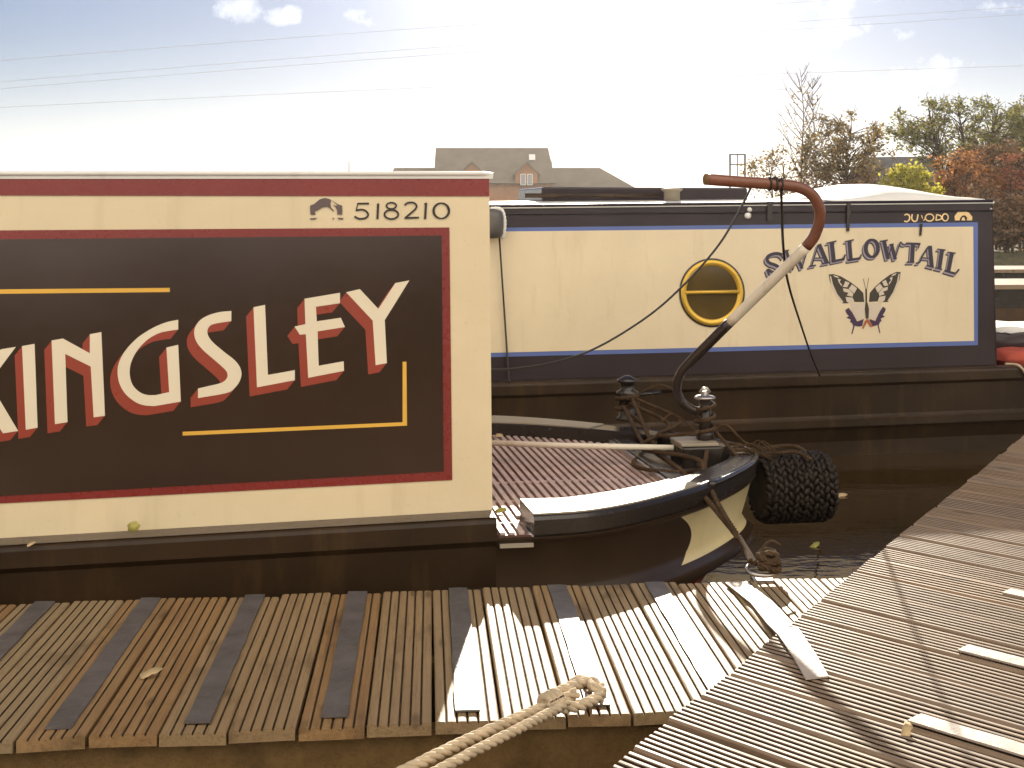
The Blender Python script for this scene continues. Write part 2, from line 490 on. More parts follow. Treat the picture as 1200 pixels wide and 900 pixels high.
def zm(ox, oy, s): return lambda L: [(ox + x/s, oy + y/s) for x, y in L]
def ell(cx, cy, rx, ry, n=28, a0=0, a1=360): return [(cx+rx*math.cos(R(a0+(a1-a0)*i/n)), cy+ry*math.sin(R(a0+(a1-a0)*i/n))) for i in range(n+1)]

# ------------------------------------------------------------------ boat one (near, cream and maroon)
KA = R(9.0)
Ko = Vector(((577-600)/F*4.27, 4.27, 0))
KS = Side(Ko, KA, .525, .07)
kb = empty('narrowboat', Ko, KA)
tag(kb, 'cream narrowboat with maroon trim and KINGSLEY on a dark side panel', 'boat')
ul = KS.hit(0, 630).x
def lin(pa, pb):
    a = KS.hit(*pa); b = KS.hit(*pb)
    def f(u):
        u = max(u, -1.9); return a.z + (b.z-a.z)*(u-a.x)/(b.x-a.x)
    return f
k_bot = lin((0, 630), (577, 597)); k_top = lin((0, 205), (572, 205))
UL = -7.5
us = [UL, -1.9, 0]
# cabin shell
mb = MB(); vs = []
for u in us:
    zb, zt = k_bot(u)-.004, k_top(u)
    a = KS.at(u, zb); b = KS.at(u, zt)
    vs += [(u, a.y, a.z), (u, b.y, b.z), (u, 1.88-b.y, b.z), (u, 1.88-a.y, a.z)]
fs = []
for i in range(len(us)-1):
    for k in range(4): fs.append((i*4+k, i*4+(k+1) % 4, i*4+4+(k+1) % 4, i*4+4+k))
fs += [(0,1,2,3), (11,10,9,8)]
mb.add(vs, fs); mb.build('cabin', CREAM, kb)
# rear doors
mb = MB(); mb.box((.001, .60, .56), (.018, .935, 1.45)); mb.box((.001, .945, .56), (.018, 1.28, 1.45)); mb.build('door', RED, kb, bevel=.004)
# roof
mb = MB(); vs = []; nv = 14
for u in (UL-.01, -1.9, .012):
    zt = k_top(u)
    y0 = KS.at(u, zt).y - .006
    for k in range(nv+1):
        t = k/nv; vs.append((u, y0+(1.88-2*y0)*t, zt+.002+.022*(1-(2*t-1)**2)))
    vs.append((u, 1.88-y0, zt-.012)); vs.append((u, y0, zt-.012))
m = nv+3; fs = []
for i in range(2):
    for k in range(m): fs.append((i*m+k, i*m+(k+1) % m, i*m+m+(k+1) % m, i*m+m+k))
fs += [tuple(range(m)), tuple(2*m+k for k in range(m))[::-1]]
mb.add(vs, fs, 0, False); mb.build('roof', ROOFW, kb)
mb = MB()
pts = [Vector((u, KS.at(u, k_top(u)).y-.004, k_top(u)+.004)) for u in (UL, -1.9, -.02)] + [Vector((.012, KS.at(0, k_top(0)).y+.004, k_top(0)+.0))]
mb.tube(pts, .0075, 8); mb.build('roof_trim', ROOFW, kb)
def band_px(mb, ya, yb, off, xl=-900, xr=573.3):
    A = lin((0, ya[0]), (572, ya[1])); B = lin((0, yb[0]), (577, yb[1]))
    P = []
    ur = KS.hit(xr, ya[1]).x
    L = [UL, -1.9, min(ur, -.0005)]
    vs = [KS.at(u, A(u), off) for u in L] + [KS.at(u, B(u), off) for u in L]
    mb.add(vs, [(0,1,4,3),(1,2,5,4)])
mb = MB(); band_px(mb, (207.5, 207.5), (229, 230), .003); mb.build('roof_band', RED, kb)
UPL = -2.6   # far left end of the side panel
def quad_panel(name, TL, TR, BR, BL, off, mat):
    a, b, c, d = [KS.hit(x, y, off) for x, y in (TL, TR, BR, BL)]
    mb = MB()
    zt = a.z+(b.z-a.z)*(-1.9-a.x)/(b.x-a.x); zb = d.z+(c.z-d.z)*(-1.9-d.x)/(c.x-d.x)
    vs = [b, c, KS.at(-1.9, zt, off), KS.at(-1.9, zb, off), KS.at(UPL, zt, off), KS.at(UPL, zb, off)]
    mb.add(vs, [(0,2,3,1),(2,4,5,3)]); return mb.build(name, mat, kb)
quad_panel('panel_border', (0,270), (526.7,266.5), (530,562.5), (0,590), .0025, RED)
UPL = -2.57
quad_panel('side_panel', (0,280.5), (517.5,276), (520,552.5), (0,581.5), .004, DARK)
mb = MB()
poly_px(mb, KS, [(-160,340.5),(199,337.3),(199,342.2),(-160,346)], .0046)
poly_px(mb, KS, [(214,506),(471.8,494.8),(471.8,424),(476.3,423.8),(477,498.8),(214,510.5)], .0046)
mb.build('gold_line', YELLOW, kb)
zA = zm(0,370,5.625); zB = zm(120,340,5.625); zC = zm(280,310,5.295)
G = []
for t in range(0,1): pass
LET = {
 'K': [[(-50,417),(-36,414.5),(-31,512.5),(-45,515)], [(18.7,406.4),(1,409.3),(-37.5,458),(-32,464),(-22,460.6)], [(-12,449),(21.3,505),(3.6,507.8),(-33.3,455),(-28,452)]],
 'I': [zA([(145,200),(228,185),(248,738),(170,752)])],
 'N': [zA([(340,163),(415,150),(592,247),(592,122),(668,107),(692,660),(617,670),(598,335),(430,252),(445,702),(362,715)])],
 'L': [zC([(90,265),(162,250),(180,685),(347,655),(347,718),(112,762)])],
 'E': [zC([(407,212),(627,175),(627,240),(478,262),(483,352),(632,330),(658,388),(488,415),(495,628),(650,600),(652,660),(430,703),(415,432),(378,436),(345,385),(412,370)])],
 'Y': [zC([(665,172),(750,152),(865,275),(970,115),(1058,98),(905,345),(918,612),(848,625),(830,348)])],
}
def smooth2(L): return [(v.x, v.y) for v in catmull([Vector((a, b, 0)) for a, b in L], 4)]
gO = smooth2([(500,195),(420,212),(330,250),(230,315),(150,400),(108,480),(100,545),(112,615),(150,682),(210,733),(270,758),(340,765)])
gI = smooth2([(350,692),(290,690),(240,668),(200,625),(182,570),(182,510),(200,450),(240,385),(300,325),(370,285),(430,270),(500,260)])
LET['G'] = [zB(gO + [(517,735),(500,360),(422,378),(440,672)] + gI)]
sO = smooth2([(850,137),(770,145),(700,165),(645,197),(612,243),(605,290),(620,340),(660,392),(720,445),(780,497),(815,532),(825,560),(815,588),(780,612),(700,632),(630,648)])
sI = smooth2([(630,712),(820,678),(872,645),(905,600),(917,550),(905,505),(870,460),(800,405),(730,345),(700,305),(692,270),(705,240),(740,222),(850,204)])
LET['S'] = [zB(sO + sI)]
for ch in 'KINGSLEY':
    sh = MB(); ns = 16
    for k in range(ns):
        f = 1 - k/ns
        for j, p in enumerate(LET[ch]):
            poly_px(sh, KS, [(x-8.6*f, y+10.7*f) for x, y in p], .0046 + k*.00006 + j*.00002)
    le_o = MB()
    for j, p in enumerate(LET[ch]): poly_px(le_o, KS, p, .0062 + j*.00003)
    L = le_o.build('letter', LETTER, kb)
    so = sh.build('letter_shade', REDSH, L)
# registration number + emblem
zD = zm(350,225,5.217); mb = MB()
def st(pts, w): stroke_px(mb, KS, zD(pts), w*1.25/5.217 if not isinstance(w, list) else [q*1.25/5.217 for q in w], .003)
st([(358,71),(430,70)], 9); st([(362,70),(352,112)], 5)
st(smooth2([(350,113),(385,107),(412,117),(425,138),(412,157),(378,164),(355,158),(342,148)]), 9)
st([(486,70),(482,166)], 11)
st(ell(567,84,30,19), 8); st(ell(567,137,42,28), 9)
st(smooth2([(648,80),(668,66),(700,65),(720,80),(715,102),(685,130),(652,158)]), 9); st([(648,159),(736,156)], 9)
st([(768,76),(780,66)], 6); st([(779,66),(773,166)], 11)
st(ell(872,115,47,47), [7+5*abs(math.cos(R(360*i/28))) for i in range(29)])
mb.build('registration_number', INK, kb)
zE = zm(350,225,12); mb = MB()
for p in ([(160,190),(215,170),(300,100),(370,82),(440,100),(462,122),(445,160),(455,215),(500,265),(490,275),(440,230),(400,205),(340,215),(265,260),(225,275),(240,318),(165,320)],
          [(476,182),(530,195),(548,168),(612,192),(615,318),(545,318),(542,255),(520,215)], [(462,122),(480,125),(548,168),(530,178),(500,145)]):
    poly_px(mb, KS, zE(p), .003)
for p in ([(160,370),(265,362),(230,388),(160,388)], [(475,358),(507,376),(480,388)], [(548,360),(628,365),(625,388),(560,385)]):
    poly_px(mb, KS, zE(p), .003)
mb.build('bridge_emblem', EMB, kb)

# ---- hull of boat one
half = [(0.0,-.10),(.18,-.095),(.33,-.06),(.54,.072),(.80,.31),(1.03,.60),(1.135,.80),(1.155,.94)]
near = catmull([Vector((a,b,0)) for a, b in half], 8)
near[-1] = Vector((1.155,.94,0))
curve = near + [Vector((p.x, 1.88-p.y, 0)) for p in near[-2::-1]]
def norms(c):
    out = []
    for i in range(len(c)):
        t = (c[min(i+1, len(c)-1)] - c[max(i-1, 0)]).normalized(); out.append(Vector((-t.y, t.x, 0)))  # inward (left of travel)
    return out
nrm = norms(curve)
def s_of(u): return max(0, min(1, (u-.1)/.9))
def hullprof(s):
    return [(.0,.458),(.0,.45),(.010,.438),(.016,.43),(.024+.03*s,.295),(.014+.02*s,.263),(.0+.01*s,.248),(.0+.01*s,.210),(.015+.02*s,.193)]
# stern shell
mb = MB(); vs = []; m = 9
for p, n in zip(curve, nrm):
    for d, z in hullprof(s_of(p.x)):
        q = p + n*d; vs.append((q.x, q.y, z))
fs = [(i*m+k, (i+1)*m+k, (i+1)*m+k+1, i*m+k+1) for i in range(len(curve)-1) for k in range(m-1)]
def counter_mat():
    mm, t, b = nt('counter_paint')
    c = N(t, 'ShaderNodeTexCoord'); sp = N(t, 'ShaderNodeSeparateXYZ'); t.links.new(c.outputs['Object'], sp.inputs[0])
    dz = math_(t, 'SUBTRACT', sp.outputs[2], .345)
    bound = math_(t, 'MULTIPLY_ADD', math_(t, 'MULTIPLY', dz, dz), -8.0, .728)
    f = math_(t, 'GREATER_THAN', sp.outputs[0], bound)
    zlo = math_(t, 'GREATER_THAN', sp.outputs[2], .264); zhi = math_(t, 'LESS_THAN', sp.outputs[2], .434)
    far = math_(t, 'MULTIPLY', math_(t, 'MULTIPLY', f, zlo), zhi)
    n = nz(t, objco(t, (6,6,2)), 1.5, 5)
    blk = mixrgb(t, n, (.028,.016,.009), (.055,.032,.016)); crm = mixrgb(t, n, (.62,.50,.24), (.78,.64,.36))
    t.links.new(mixrgb(t, far, blk, crm), b.inputs['Base Color']); b.inputs['Roughness'].default_value = .3
    bump(t, b, nz(t, objco(t), 7, 2), .003, .5)
    return mm
mb.add(vs, fs, 0, True); mb.build('counter', counter_mat(), kb)
# red tuck below the counter
mb = MB(); vs = []
for p, n in zip(curve, nrm):
    s = s_of(p.x)
    for d, z in ((.015+.02*s,.194),(.03+.05*s,.17),(.05+.12*s,.09),(.06+.26*s,-.15)):
        q = p + n*d; vs.append((q.x, q.y, z))
mb.add(vs, [(i*4+k, (i+1)*4+k, (i+1)*4+k+1, i*4+k+1) for i in range(len(curve)-1) for k in range(3)], 0, True)
mb.build('stern_tuck', TUCK, kb)
# main hull with gunwale
def side_hull(sgnv, far):
    mb = MB(); vs = []
    U = [UL-1.2, UL, -4, -1.9, -1, 0]
    prof = [(.104,.521),(.014,.518),(.004,.513),(0,.503),(0,.45),(.010,.438),(.016,.43),(.024,.30),(.014,.262),(0,.245),(0,.205),(.015,.188),(.06,.12),(.07,-.2)]
    m = len(prof)
    for u in U:
        dz = (k_bot(u)-.525) if u > UL-1 else 0
        for d, z in prof:
            v = -.1+d
            w = max(0, min(1, (z-.2)/.3))
            vs.append((u, v if not far else 1.88-v, z+dz*w))
    fs = [(i*m+k, (i+1)*m+k, (i+1)*m+k+1, i*m+k+1) for i in range(len(U)-1) for k in range(m-1)]
    return mb, vs, fs, m, len(U)
mb, vs, fs, m, nu = side_hull(1, False)
mb.add(vs, fs, 0, False); e = (nu-1)*m
mb.add([vs[e+k] for k in range(5)] + [(0,.004,.45)], [(0,1,2,3,4,5)])
b2, vs, fs, m, nu = side_hull(1, True); mb.add(vs, [f[::-1] for f in fs]); mb.add([vs[e+k] for k in range(5)] + [(0,1.876,.45)], [(5,4,3,2,1,0)])
mb.build('hull', HULL, kb)
mb = MB()   # lighter gunwale top
for u0, u1 in ((UL, -1.9), (-1.9, -.001)):
    mb.add([(u0,.001,k_bot(u0)+.0005-.002),(u0,-.088,k_bot(u0)-.004),(u1,-.088,k_bot(u1)-.004),(u1,.001,k_bot(u1)+.0005-.002)], [(0,1,2,3)])
    mb.add([(u0,1.879,k_bot(u0)-.0015),(u0,1.968,k_bot(u0)-.004),(u1,1.968,k_bot(u1)-.004),(u1,1.879,k_bot(u1)-.0015)], [(3,2,1,0)])
mb.build('gunwale', GUN, kb)
mb = MB(); mb.add([(UL-1.2,-.05,-.2),(UL-1.2,-.05,.5),(UL-1.2,1.93,.5),(UL-1.2,1.93,-.2),(UL,-.05,.5),(UL,1.93,.5)], [(0,1,2,3),(1,4,5,2)]); mb.build('bow_deck', HULL, kb)
# stern deck
mb = MB()
ins = [p + n*.012 for p, n in zip(curve, nrm)]
P = [Vector((p.x, p.y, .455)) for p in ins]
mb.add(P, [tuple(t) for t in tessellate_polygon([P])]); mb.build('stern_deck', DECKD, kb)
# stern rail (cap)
def rw(u): 
    return .235 - .08*max(0, min(1, (u-.12)/.55)) - .055*max(0, min(1, (u-.65)/.45))
inner = [p + n*rw(p.x) for p, n in zip(curve, nrm)]
def rail(name, test, mat):
    idx = [i for i, p in enumerate(curve) if test(p)]
    runs = []; 
    for i in idx:
        if runs and runs[-1][-1] == i-1: runs[-1].append(i)
        else: runs.append([i])
    for run in runs:
        mb = MB(); vs = []
        for i in run:
            p, n, q = curve[i], nrm[i], inner[i]
            o = p - n*.004
            for a, z in ((p,.456),(o,.464),(o,.508),(p+n*.004,.518),(p+n*.014,.5225),(q-n*.006,.5225),(q,.517),(q,.456)):
                vs.append((a.x, a.y, z))
        m = 8
        fs = [(i*m+k, (i+1)*m+k, (i+1)*m+(k+1) % m, i*m+(k+1) % m) for i in range(len(run)-1) for k in range(m)]
        fs += [tuple(range(m)), tuple((len(run)-1)*m+k for k in range(m))[::-1]]
        mb.add(vs, fs, 0, False); mb.build(name, mat, kb)
cut = 0
rail('stern_rail', lambda p: p.x >= .11, BLACKM)
# cream cap plates on the rail
for far in (False, True):
    mb = MB(); vs = []
    run = [i for i, p in enumerate(curve) if .112 <= p.x <= (.80 if not far else .74) and ((p.y > .94) == far)]
    for i in run:
        p, n, q = curve[i], nrm[i], inner[i]
        a = p + n*.012; c = q - n*.004
        for r_, z in ((a,.5215),(a,.527),(c,.527),(c,.5215)): vs.append((r_.x, r_.y, z))
    fs = [(i*4+k, (i+1)*4+k, (i+1)*4+(k+1) % 4, i*4+(k+1) % 4) for i in range(len(run)-1) for k in range(4)]
    fs += [(0,1,2,3), tuple((len(run)-1)*4+k for k in range(4))[::-1]]
    mb.add(vs, fs); mb.build('rail_cap', RAILC, kb)
# bright rubbing edge round the stern tip
mb = MB(); run = [i for i, p in enumerate(curve) if p.x > .80]
mb.tube([Vector((curve[i].x, curve[i].y, .515)) - nrm[i]*.002 for i in run], .011, 8); mb.build('stern_bead', BLACKM, kb)
# ridged mat
def vn(u):
    if u < .11: return -.092
    best = None
    for i in range(len(near)-1):
        a, b = inner[i], inner[i+1]
        if a.x <= u <= b.x or b.x <= u <= a.x:
            t = (u-a.x)/(b.x-a.x) if abs(b.x-a.x) > 1e-6 else 0
            return a.y+(b.y-a.y)*t
    return .14 + .6*max(0, u-.16)
mb = MB(); pl = MB(); u = .012
P = []
for k in range(31):
    uu = .006 + .70*k/30; P.append((uu, vn(uu)+.004))
poly = P + [(a, 1.88-b) for a, b in reversed(P)]
V = [Vector((a, b, .462)) for a, b in poly]; pl.add(V, [tuple(t) for t in tessellate_polygon([V])])
pl.add([(.006,-.092,.462),(.108,-.092,.462),(.108,-.092,.440),(.006,-.092,.440)], [(0,1,2,3)])
mo = pl.build('ridged_mat', MATB, kb)
while u < .70:
    a = max(vn(u), vn(u+.016))+.006
    mb.box((u, a, .4625), (u+.0165, 1.88-a, .4705)); u += .0295
for vv in (.05, .38, .70):
    mb.box((.012, vv, .4622), (.60 if vv > .3 else .1, vv+.006, .4692))
mb.build('ridge', MATR, mo)['kind'] = 'stuff'
mb = MB(); mb.box((.008,-.109,.428),(.112,-.1005,.440)); mb.build('step_edge', RAILC, kb)
# hatch rim across the deck
mb = MB(); mb.box((.715,.48,.456),(.79,1.40,.50)); mb.build('hatch_rim', BLACKM, kb, bevel=.004)
mb = MB(); mb.box((.700,.47,.456),(.712,1.41,.492)); mb.build('hatch_trim', STEEL, kb)
mb = MB(); mb.box((.84,.70,.456),(1.0,1.18,.475)); mb.build('hatch_cover', DECKD, kb, bevel=.004)
# rudder bearing, post and tiller
def K(w): return KS.I @ w
pb = K(at(826, 516, 5.32))
mb = MB(); mb.box((pb.x-.115, pb.y-.09, .46), (pb.x+.045, pb.y+.09, .555)); mb.box((pb.x+.045, pb.y-.05, .46), (pb.x+.10, pb.y+.05, .545)); bb = mb.build('rudder_bearing', BLACKM, kb, bevel=.008)
mb = MB(); mb.box((pb.x-.118, pb.y-.085, .556), (pb.x+.03, pb.y+.085, .568)); mb.build('bearing_plate', RAILC, bb, bevel=.003)
mb = MB(); mb.tube([(pb.x, pb.y, .55), (pb.x, pb.y, .725)], .0235, 16)
mb.lathe([(.028,.0),(.034,.004),(.034,.03),(.028,.034)], (pb.x, pb.y, .57), n=18); po = mb.build('rudder_post', DRKPIPE, kb)
mb = MB(); mb.lathe([(.012,0),(.040,.004),(.042,.009),(.036,.014),(.016,.018),(.014,.03),(.006,.034)], (pb.x, pb.y, .724), n=20)
mb.tube([(pb.x-.02,pb.y,.752),(pb.x-.008,pb.y,.768),(pb.x+.008,pb.y,.768),(pb.x+.02,pb.y,.752)], .006, 8); mb.build('post_cap', STEEL, po)
tp = [(824,482,5.32),(812,480.5,5.31),(800,472,5.30),(793.5,458,5.29),(796,441,5.27),(806,427,5.25),(830,403,5.22),(855,378,5.18),(900,334,5.09),(945,289,4.99),(957,270,4.96),(961,249,4.93),(953,230,4.91),(937,220,4.89),(915,216.5,4.88),(870,213.3,4.86),(827,210,4.84)]
tc = catmull([K(at(*p)) for p in tp], 6)
i1, i2 = 7*6, 9*6
rad = lambda i: .0168 + .0036*min(1, i/(9*6))
def seg(name, a, b, mat, par):
    mb = MB(); mb.tube(tc[a:b+1], [rad(i) for i in range(a, b+1)], 16); return mb.build(name, mat, par)
tl = seg('tiller', 0, i1, DRKPIPE, kb)
seg('white_band', i1, i2, WHTPIPE, tl); seg('handle', i2, len(tc)-1, BRNPIPE, tl)
mb = MB(); e0 = tc[-1]; d0 = (tc[-1]-tc[-2]).normalized(); mb.lathe([(.0202,-.006),(.0209,.0),(.019,.005),(.012,.008)], e0, d0, 18); mb.build('end_knob', WOODB, tl)
# dolly (mooring post) on the far rail
dl = K(at(735, 490, 6.15)); dz = .525
mb = MB(); mb.lathe([(.05,0),(.05,.01),(.038,.02),(.036,.10),(.05,.115),(.05,.128),(.032,.135),(.030,.165),(.048,.172),(.048,.18),(.03,.19),(.012,.2)], (dl.x, min(dl.y,1.80), dz-.005), n=18)
mb.tube([(dl.x-.03, min(dl.y,1.80), dz+.10), (dl.x+.15, min(dl.y,1.80)-.02, dz+.118)], .008, 8)
mb.build('mooring_dolly', BLACKM, kb); dlw = KS.M @ Vector((dl.x, min(dl.y,1.80), dz))

# ---- things on and around boat one
mb = MB(); a = K(at(575, 517, 5.4)); 
p0 = KS.M @ Vector((.02, a.y+.02, .548)); p1 = KS.M @ Vector((pb.x-.125, pb.y+.0, .54))
mb.tube([p0, p0.lerp(p1,.5)+Vector((0,0,-.004)), p1], .0115, 12)
tag(mb.build('boat_pole', WHTPIPE), 'long white pole lying across the ridged stern deck', 'pole')
# rope fender behind the stern
fc = K(at(931, 571, 5.40))
f0 = KS.M @ Vector((1.165, .90, .375)); fax = (KS.M.to_3x3() @ Vector((1,0,0))).normalized()
prof = [(.05,0.0),(.09,.004),(.120,.022)] ; nl = 40
prof += [(.124, .03+.25*i/nl) for i in range(nl+1)] + [(.118,.292),(.100,.305),(.07,.313),(.02,.315)]
mb = MB(); mb.lathe(prof, f0, fax, 48)
fa_ = fax.orthogonal().normalized(); fb_ = fax.cross(fa_)
for row in range(14):
    for k in range(26):
        h_ = .022 + row*.0205 + random.uniform(-.003,.003); a = 2*math.pi*(k+.5*(row % 2))/26 + random.uniform(-.04,.04)
        r_ = .122 if 1 <= row <= 12 else .112
        n_ = fa_*math.cos(a)+fb_*math.sin(a); tg_ = (n_.cross(fax) + fax*random.uniform(.2,.7)*(1 if row % 2 else -1)).normalized(); c_ = f0+fax*h_+n_*r_
        mb.tube([c_-tg_*.019-n_*.008, c_-tg_*.010+n_*.006, c_+n_*.010, c_+tg_*.010+n_*.006, c_+tg_*.019-n_*.008], [.006,.009,.0098,.009,.006], 6)
fe = mb.build('stern_fender', FENDM)
tag(fe, 'black knotted rope fender hanging behind the rounded stern', 'fender')
mb = MB()
for (y, dx) in ((.86,.05),(1.0,.09)):
    rope(mb, catmull([KS.M @ Vector(p) for p in ((1.05,y,.535),(1.13,y,.53),(1.19,y-.01,.51),(1.25+dx,y-.03,.525),(1.31+dx,y-.06,.50))], 6), .008)
for k in range(7):
    q = KS.M @ Vector((1.04+.02*k, .86+.03*random.random(), .53+.012*random.random()))
    mb.tube(catmull([q, q+Vector((.03,.01,.03*random.random())), q+Vector((.08,-.02,-.01)), q+Vector((.12,-.03,-.05*random.random()))], 4), .0025, 5)
mb.build('fender_lashing', ROPED, fe)

# mooring ropes to the dock ring
ring = on_z(893, 672, ZD+.02)
def slack(a, b, sag, n=14): return [a.lerp(b, i/n) - Vector((0,0,sag*4*(i/n)*(1-i/n))) for i in range(n+1)]
mb = MB()
kw = lambda u, v, z: KS.M @ Vector((u, v, z))
rp = [dlw+Vector((.02,-.05,.09)), at(768,525,5.5), at(800,553,5.0), at(828,585,4.66), at(868,634,4.35), ring+Vector((-.03,.02,.03))]
rope(mb, catmull(rp, 10), .0092)
rp2 = [dlw+Vector((-.02,-.05,.06)), at(760,530,5.5), at(790,556,5.05), at(808,566,4.85)]
rope(mb, catmull(rp2, 8), .008)
rp = [kw(pb.x-.02, pb.y-.09, .54), at(826,550,5.0), at(834,575,4.72), at(850,605,4.5), at(869,634,4.34), ring+Vector((-.02,.0,.03))]
rope(mb, catmull(rp, 10), .0088)
cz = dlw+Vector((0,0,.055))
rope(mb, [cz+Vector((.047*math.cos(t*.5), .047*math.sin(t*.5), .0035*t-.03)) for t in range(0, 26)], .0115)
def KR(L, r): rope(mb, catmull([KS.M @ Vector(p) for p in L], 8), r)
px_, py_ = pb.x, pb.y
rope(mb, [KS.M @ Vector((px_+.038*math.cos(t*.5), py_+.038*math.sin(t*.5), .575+.0035*t)) for t in range(0, 40)], .008)
dx_, dy_ = dl.x, min(dl.y, 1.80)
KR([(dx_,dy_-.05,.60),(dx_+.10,dy_-.35,.545),(px_-.22,py_+.15,.52),(px_-.13,py_-.14,.535),(px_-.10,py_-.30,.53),tuple(K(at(822,577,4.78))),tuple(K(at(838,594,4.6))),tuple(K(at(866,632,4.36)))], .009)
KR([(dx_+.03,dy_-.04,.62),(dx_+.16,dy_-.30,.56),(px_-.16,py_+.10,.575),(px_-.04,py_-.03,.60)], .008)
KR([(dx_-.03,dy_-.05,.58),(dx_+.02,dy_-.42,.50),(px_-.30,py_-.05,.49),(px_-.20,py_-.28,.50),(px_-.10,py_-.20,.485),(px_-.02,py_-.30,.50),(px_+.03,py_-.16,.49)], .008)
KR([(px_+.04,py_-.02,.60),(px_+.10,py_-.14,.50),(px_+.03,py_-.26,.488),(px_-.06,py_-.12,.492),(px_+.08,py_-.05,.55)], .007)
KR([(px_-.04,py_,.61),(px_-.11,py_+.06,.66),(px_-.17,py_+.02,.64)], .005)
KR([(dx_+.05,dy_-.02,.64),(dx_+.13,dy_-.04,.68),(dx_+.19,dy_-.05,.665)], .005)
KR([(px_+.03,py_,.60),(px_+.09,py_+.02,.62),(px_+.15,py_-.02,.56),(px_+.20,py_-.05,.54)], .006)
tag(mb.build('mooring_rope', ROPED), 'dark doubled mooring rope running from stern dolly to ring on dock', 'rope')
mb = MB(); c = ring
mb.tube([c+Vector((.045*math.cos(t), .035*math.sin(t), .012+.01*math.sin(t))) for t in [k*2*math.pi/20 for k in range(21)]], .007, 8)
mr = mb.build('mooring_ring', STEEL); tag(mr, 'steel mooring ring on far edge of narrow dock under the dark rope', 'mooring ring')
mb = MB(); mb.box((c.x-.03, c.y-.03, ZD-.002), (c.x+.03, c.y+.03, ZD+.008)); mb.build('base_plate', STEEL, mr)
mb = MB()
for j in range(4):
    ph = j*1.3
    rope(mb, [c+Vector((.02+.028*math.cos(t*.45+ph), .012*j-.02+.02*math.sin(t*.45+ph), .022+.011*j+.006*math.sin(t*.9))) for t in range(15)], .010)
rope(mb, catmull([c+Vector((.0,0,.04)), c+Vector((.005,.01,.075)), c+Vector((.03,.01,.095)), c+Vector((.055,.0,.085))], 6), .004)
tag(mb.build('rope_knot', ROPED), 'lump of knotted brown rope around the dock ring', 'rope knot')

# thick rope with loop on the near dock edge
mb = MB()
h = [at(676,812,2.96), at(655,822,2.94), at(630,832,2.88), at(560,862,2.74), at(485,898,2.6), at(380,950,2.44), Vector((-.75,1.75,.42)), Vector((-1.05,1.0,.41))]
rope(mb, catmull(h, 10), .0122, step=.004)
h2 = [at(664,822,2.90), at(650,832,2.86), at(600,858,2.73), at(530,894,2.6), at(440,945,2.44), Vector((-.66,1.72,.41)), Vector((-.98,1.0,.40))]
rope(mb, catmull(h2, 10), .0105, step=.004)
lp = [at(640,826,2.90), at(652,813,2.97), at(672,804,3.02), at(692,799,3.05), at(704,806,3.03), at(700,817,2.98), at(682,826,2.93), at(655,830,2.90), at(640,826,2.89)]
rope(mb, catmull(lp, 8), .0125, step=.004)
lp = [at(668,812,2.99), at(672,800,3.03), at(682,796,3.06), at(690,800,3.05), at(697,806,3.00), at(706,812,3.02), at(702,822,3.0)]
rope(mb, catmull(lp, 8), .0105, step=.004)
for j in range(3):
    cc = at(641+5*j, 826-2.5*j, 2.90); ax = (at(690,805,3.0)-at(640,828,2.9)).normalized(); a_ = ax.orthogonal().normalized(); b_ = ax.cross(a_)
    mb.tube([cc+(a_*math.cos(t)+b_*math.sin(t))*.018 for t in [k*2*math.pi/14 for k in range(15)]], .0095, 8, cap=False)
tag(mb.build('mooring_line', ROPEM), 'thick cream twisted rope looped at the near edge of the narrow dock', 'rope')
mb = MB(); q = at(690,806,3.03); mb.tube([(q.x,q.y+.01,ZD-.02),(q.x,q.y+.012,ZD+.04)], .009, 10); mb.lathe([(.012,0),(.014,.006),(.006,.010)], (q.x,q.y+.012,ZD+.035), n=12)
tag(mb.build('dock_pin', STEEL), 'short steel pin on the dock edge holding the cream rope loop', 'pin')

# cords from the tiller
def cordobj(pts, r, label):
    mb = MB(); mb.tube(catmull(pts, 8), r, 6); return tag(mb.build('cord', CORD), label, 'cord')
cordobj([at(882,214,4.865), at(878,224,4.87), at(862,255,4.85), at(840,290,4.82), at(803,332,4.78), at(760,370,4.74), at(700,407,4.68), at(650,424,4.62), at(600,432,4.58), KS.M @ Vector((.003,.30,.93))], .0042,
        'black cord sagging from the tiller handle down to the cream cabin')
cordobj([at(915,208,4.89), at(916,240,4.95), at(918,290,5.1), at(924,333,5.6), at(940,385,6.6), at(952,420,7.4), at(961,441,8.02)], .005,
        'black cord hanging from the tiller across the butterfly lettering')
mb = MB()
for j in range(3):
    cc = tc[14*6+int(j*1)] ; cc = KS.M @ cc; dd = (KS.M.to_3x3() @ Vector((1,0,0))); a_ = dd.orthogonal().normalized(); b_ = dd.cross(a_)
    mb.tube([cc+(a_*math.cos(t)+b_*math.sin(t))*.0230 for t in [k*2*math.pi/16 for k in range(17)]], .004, 6, cap=False)
mb.tube([at(902,212,4.86), at(908,207,4.87), at(914,213,4.86)], .006, 6)
tag(mb.build('cord_lashing', CORD), 'black cord lashing wrapped around the red tiller handle', 'lashing')

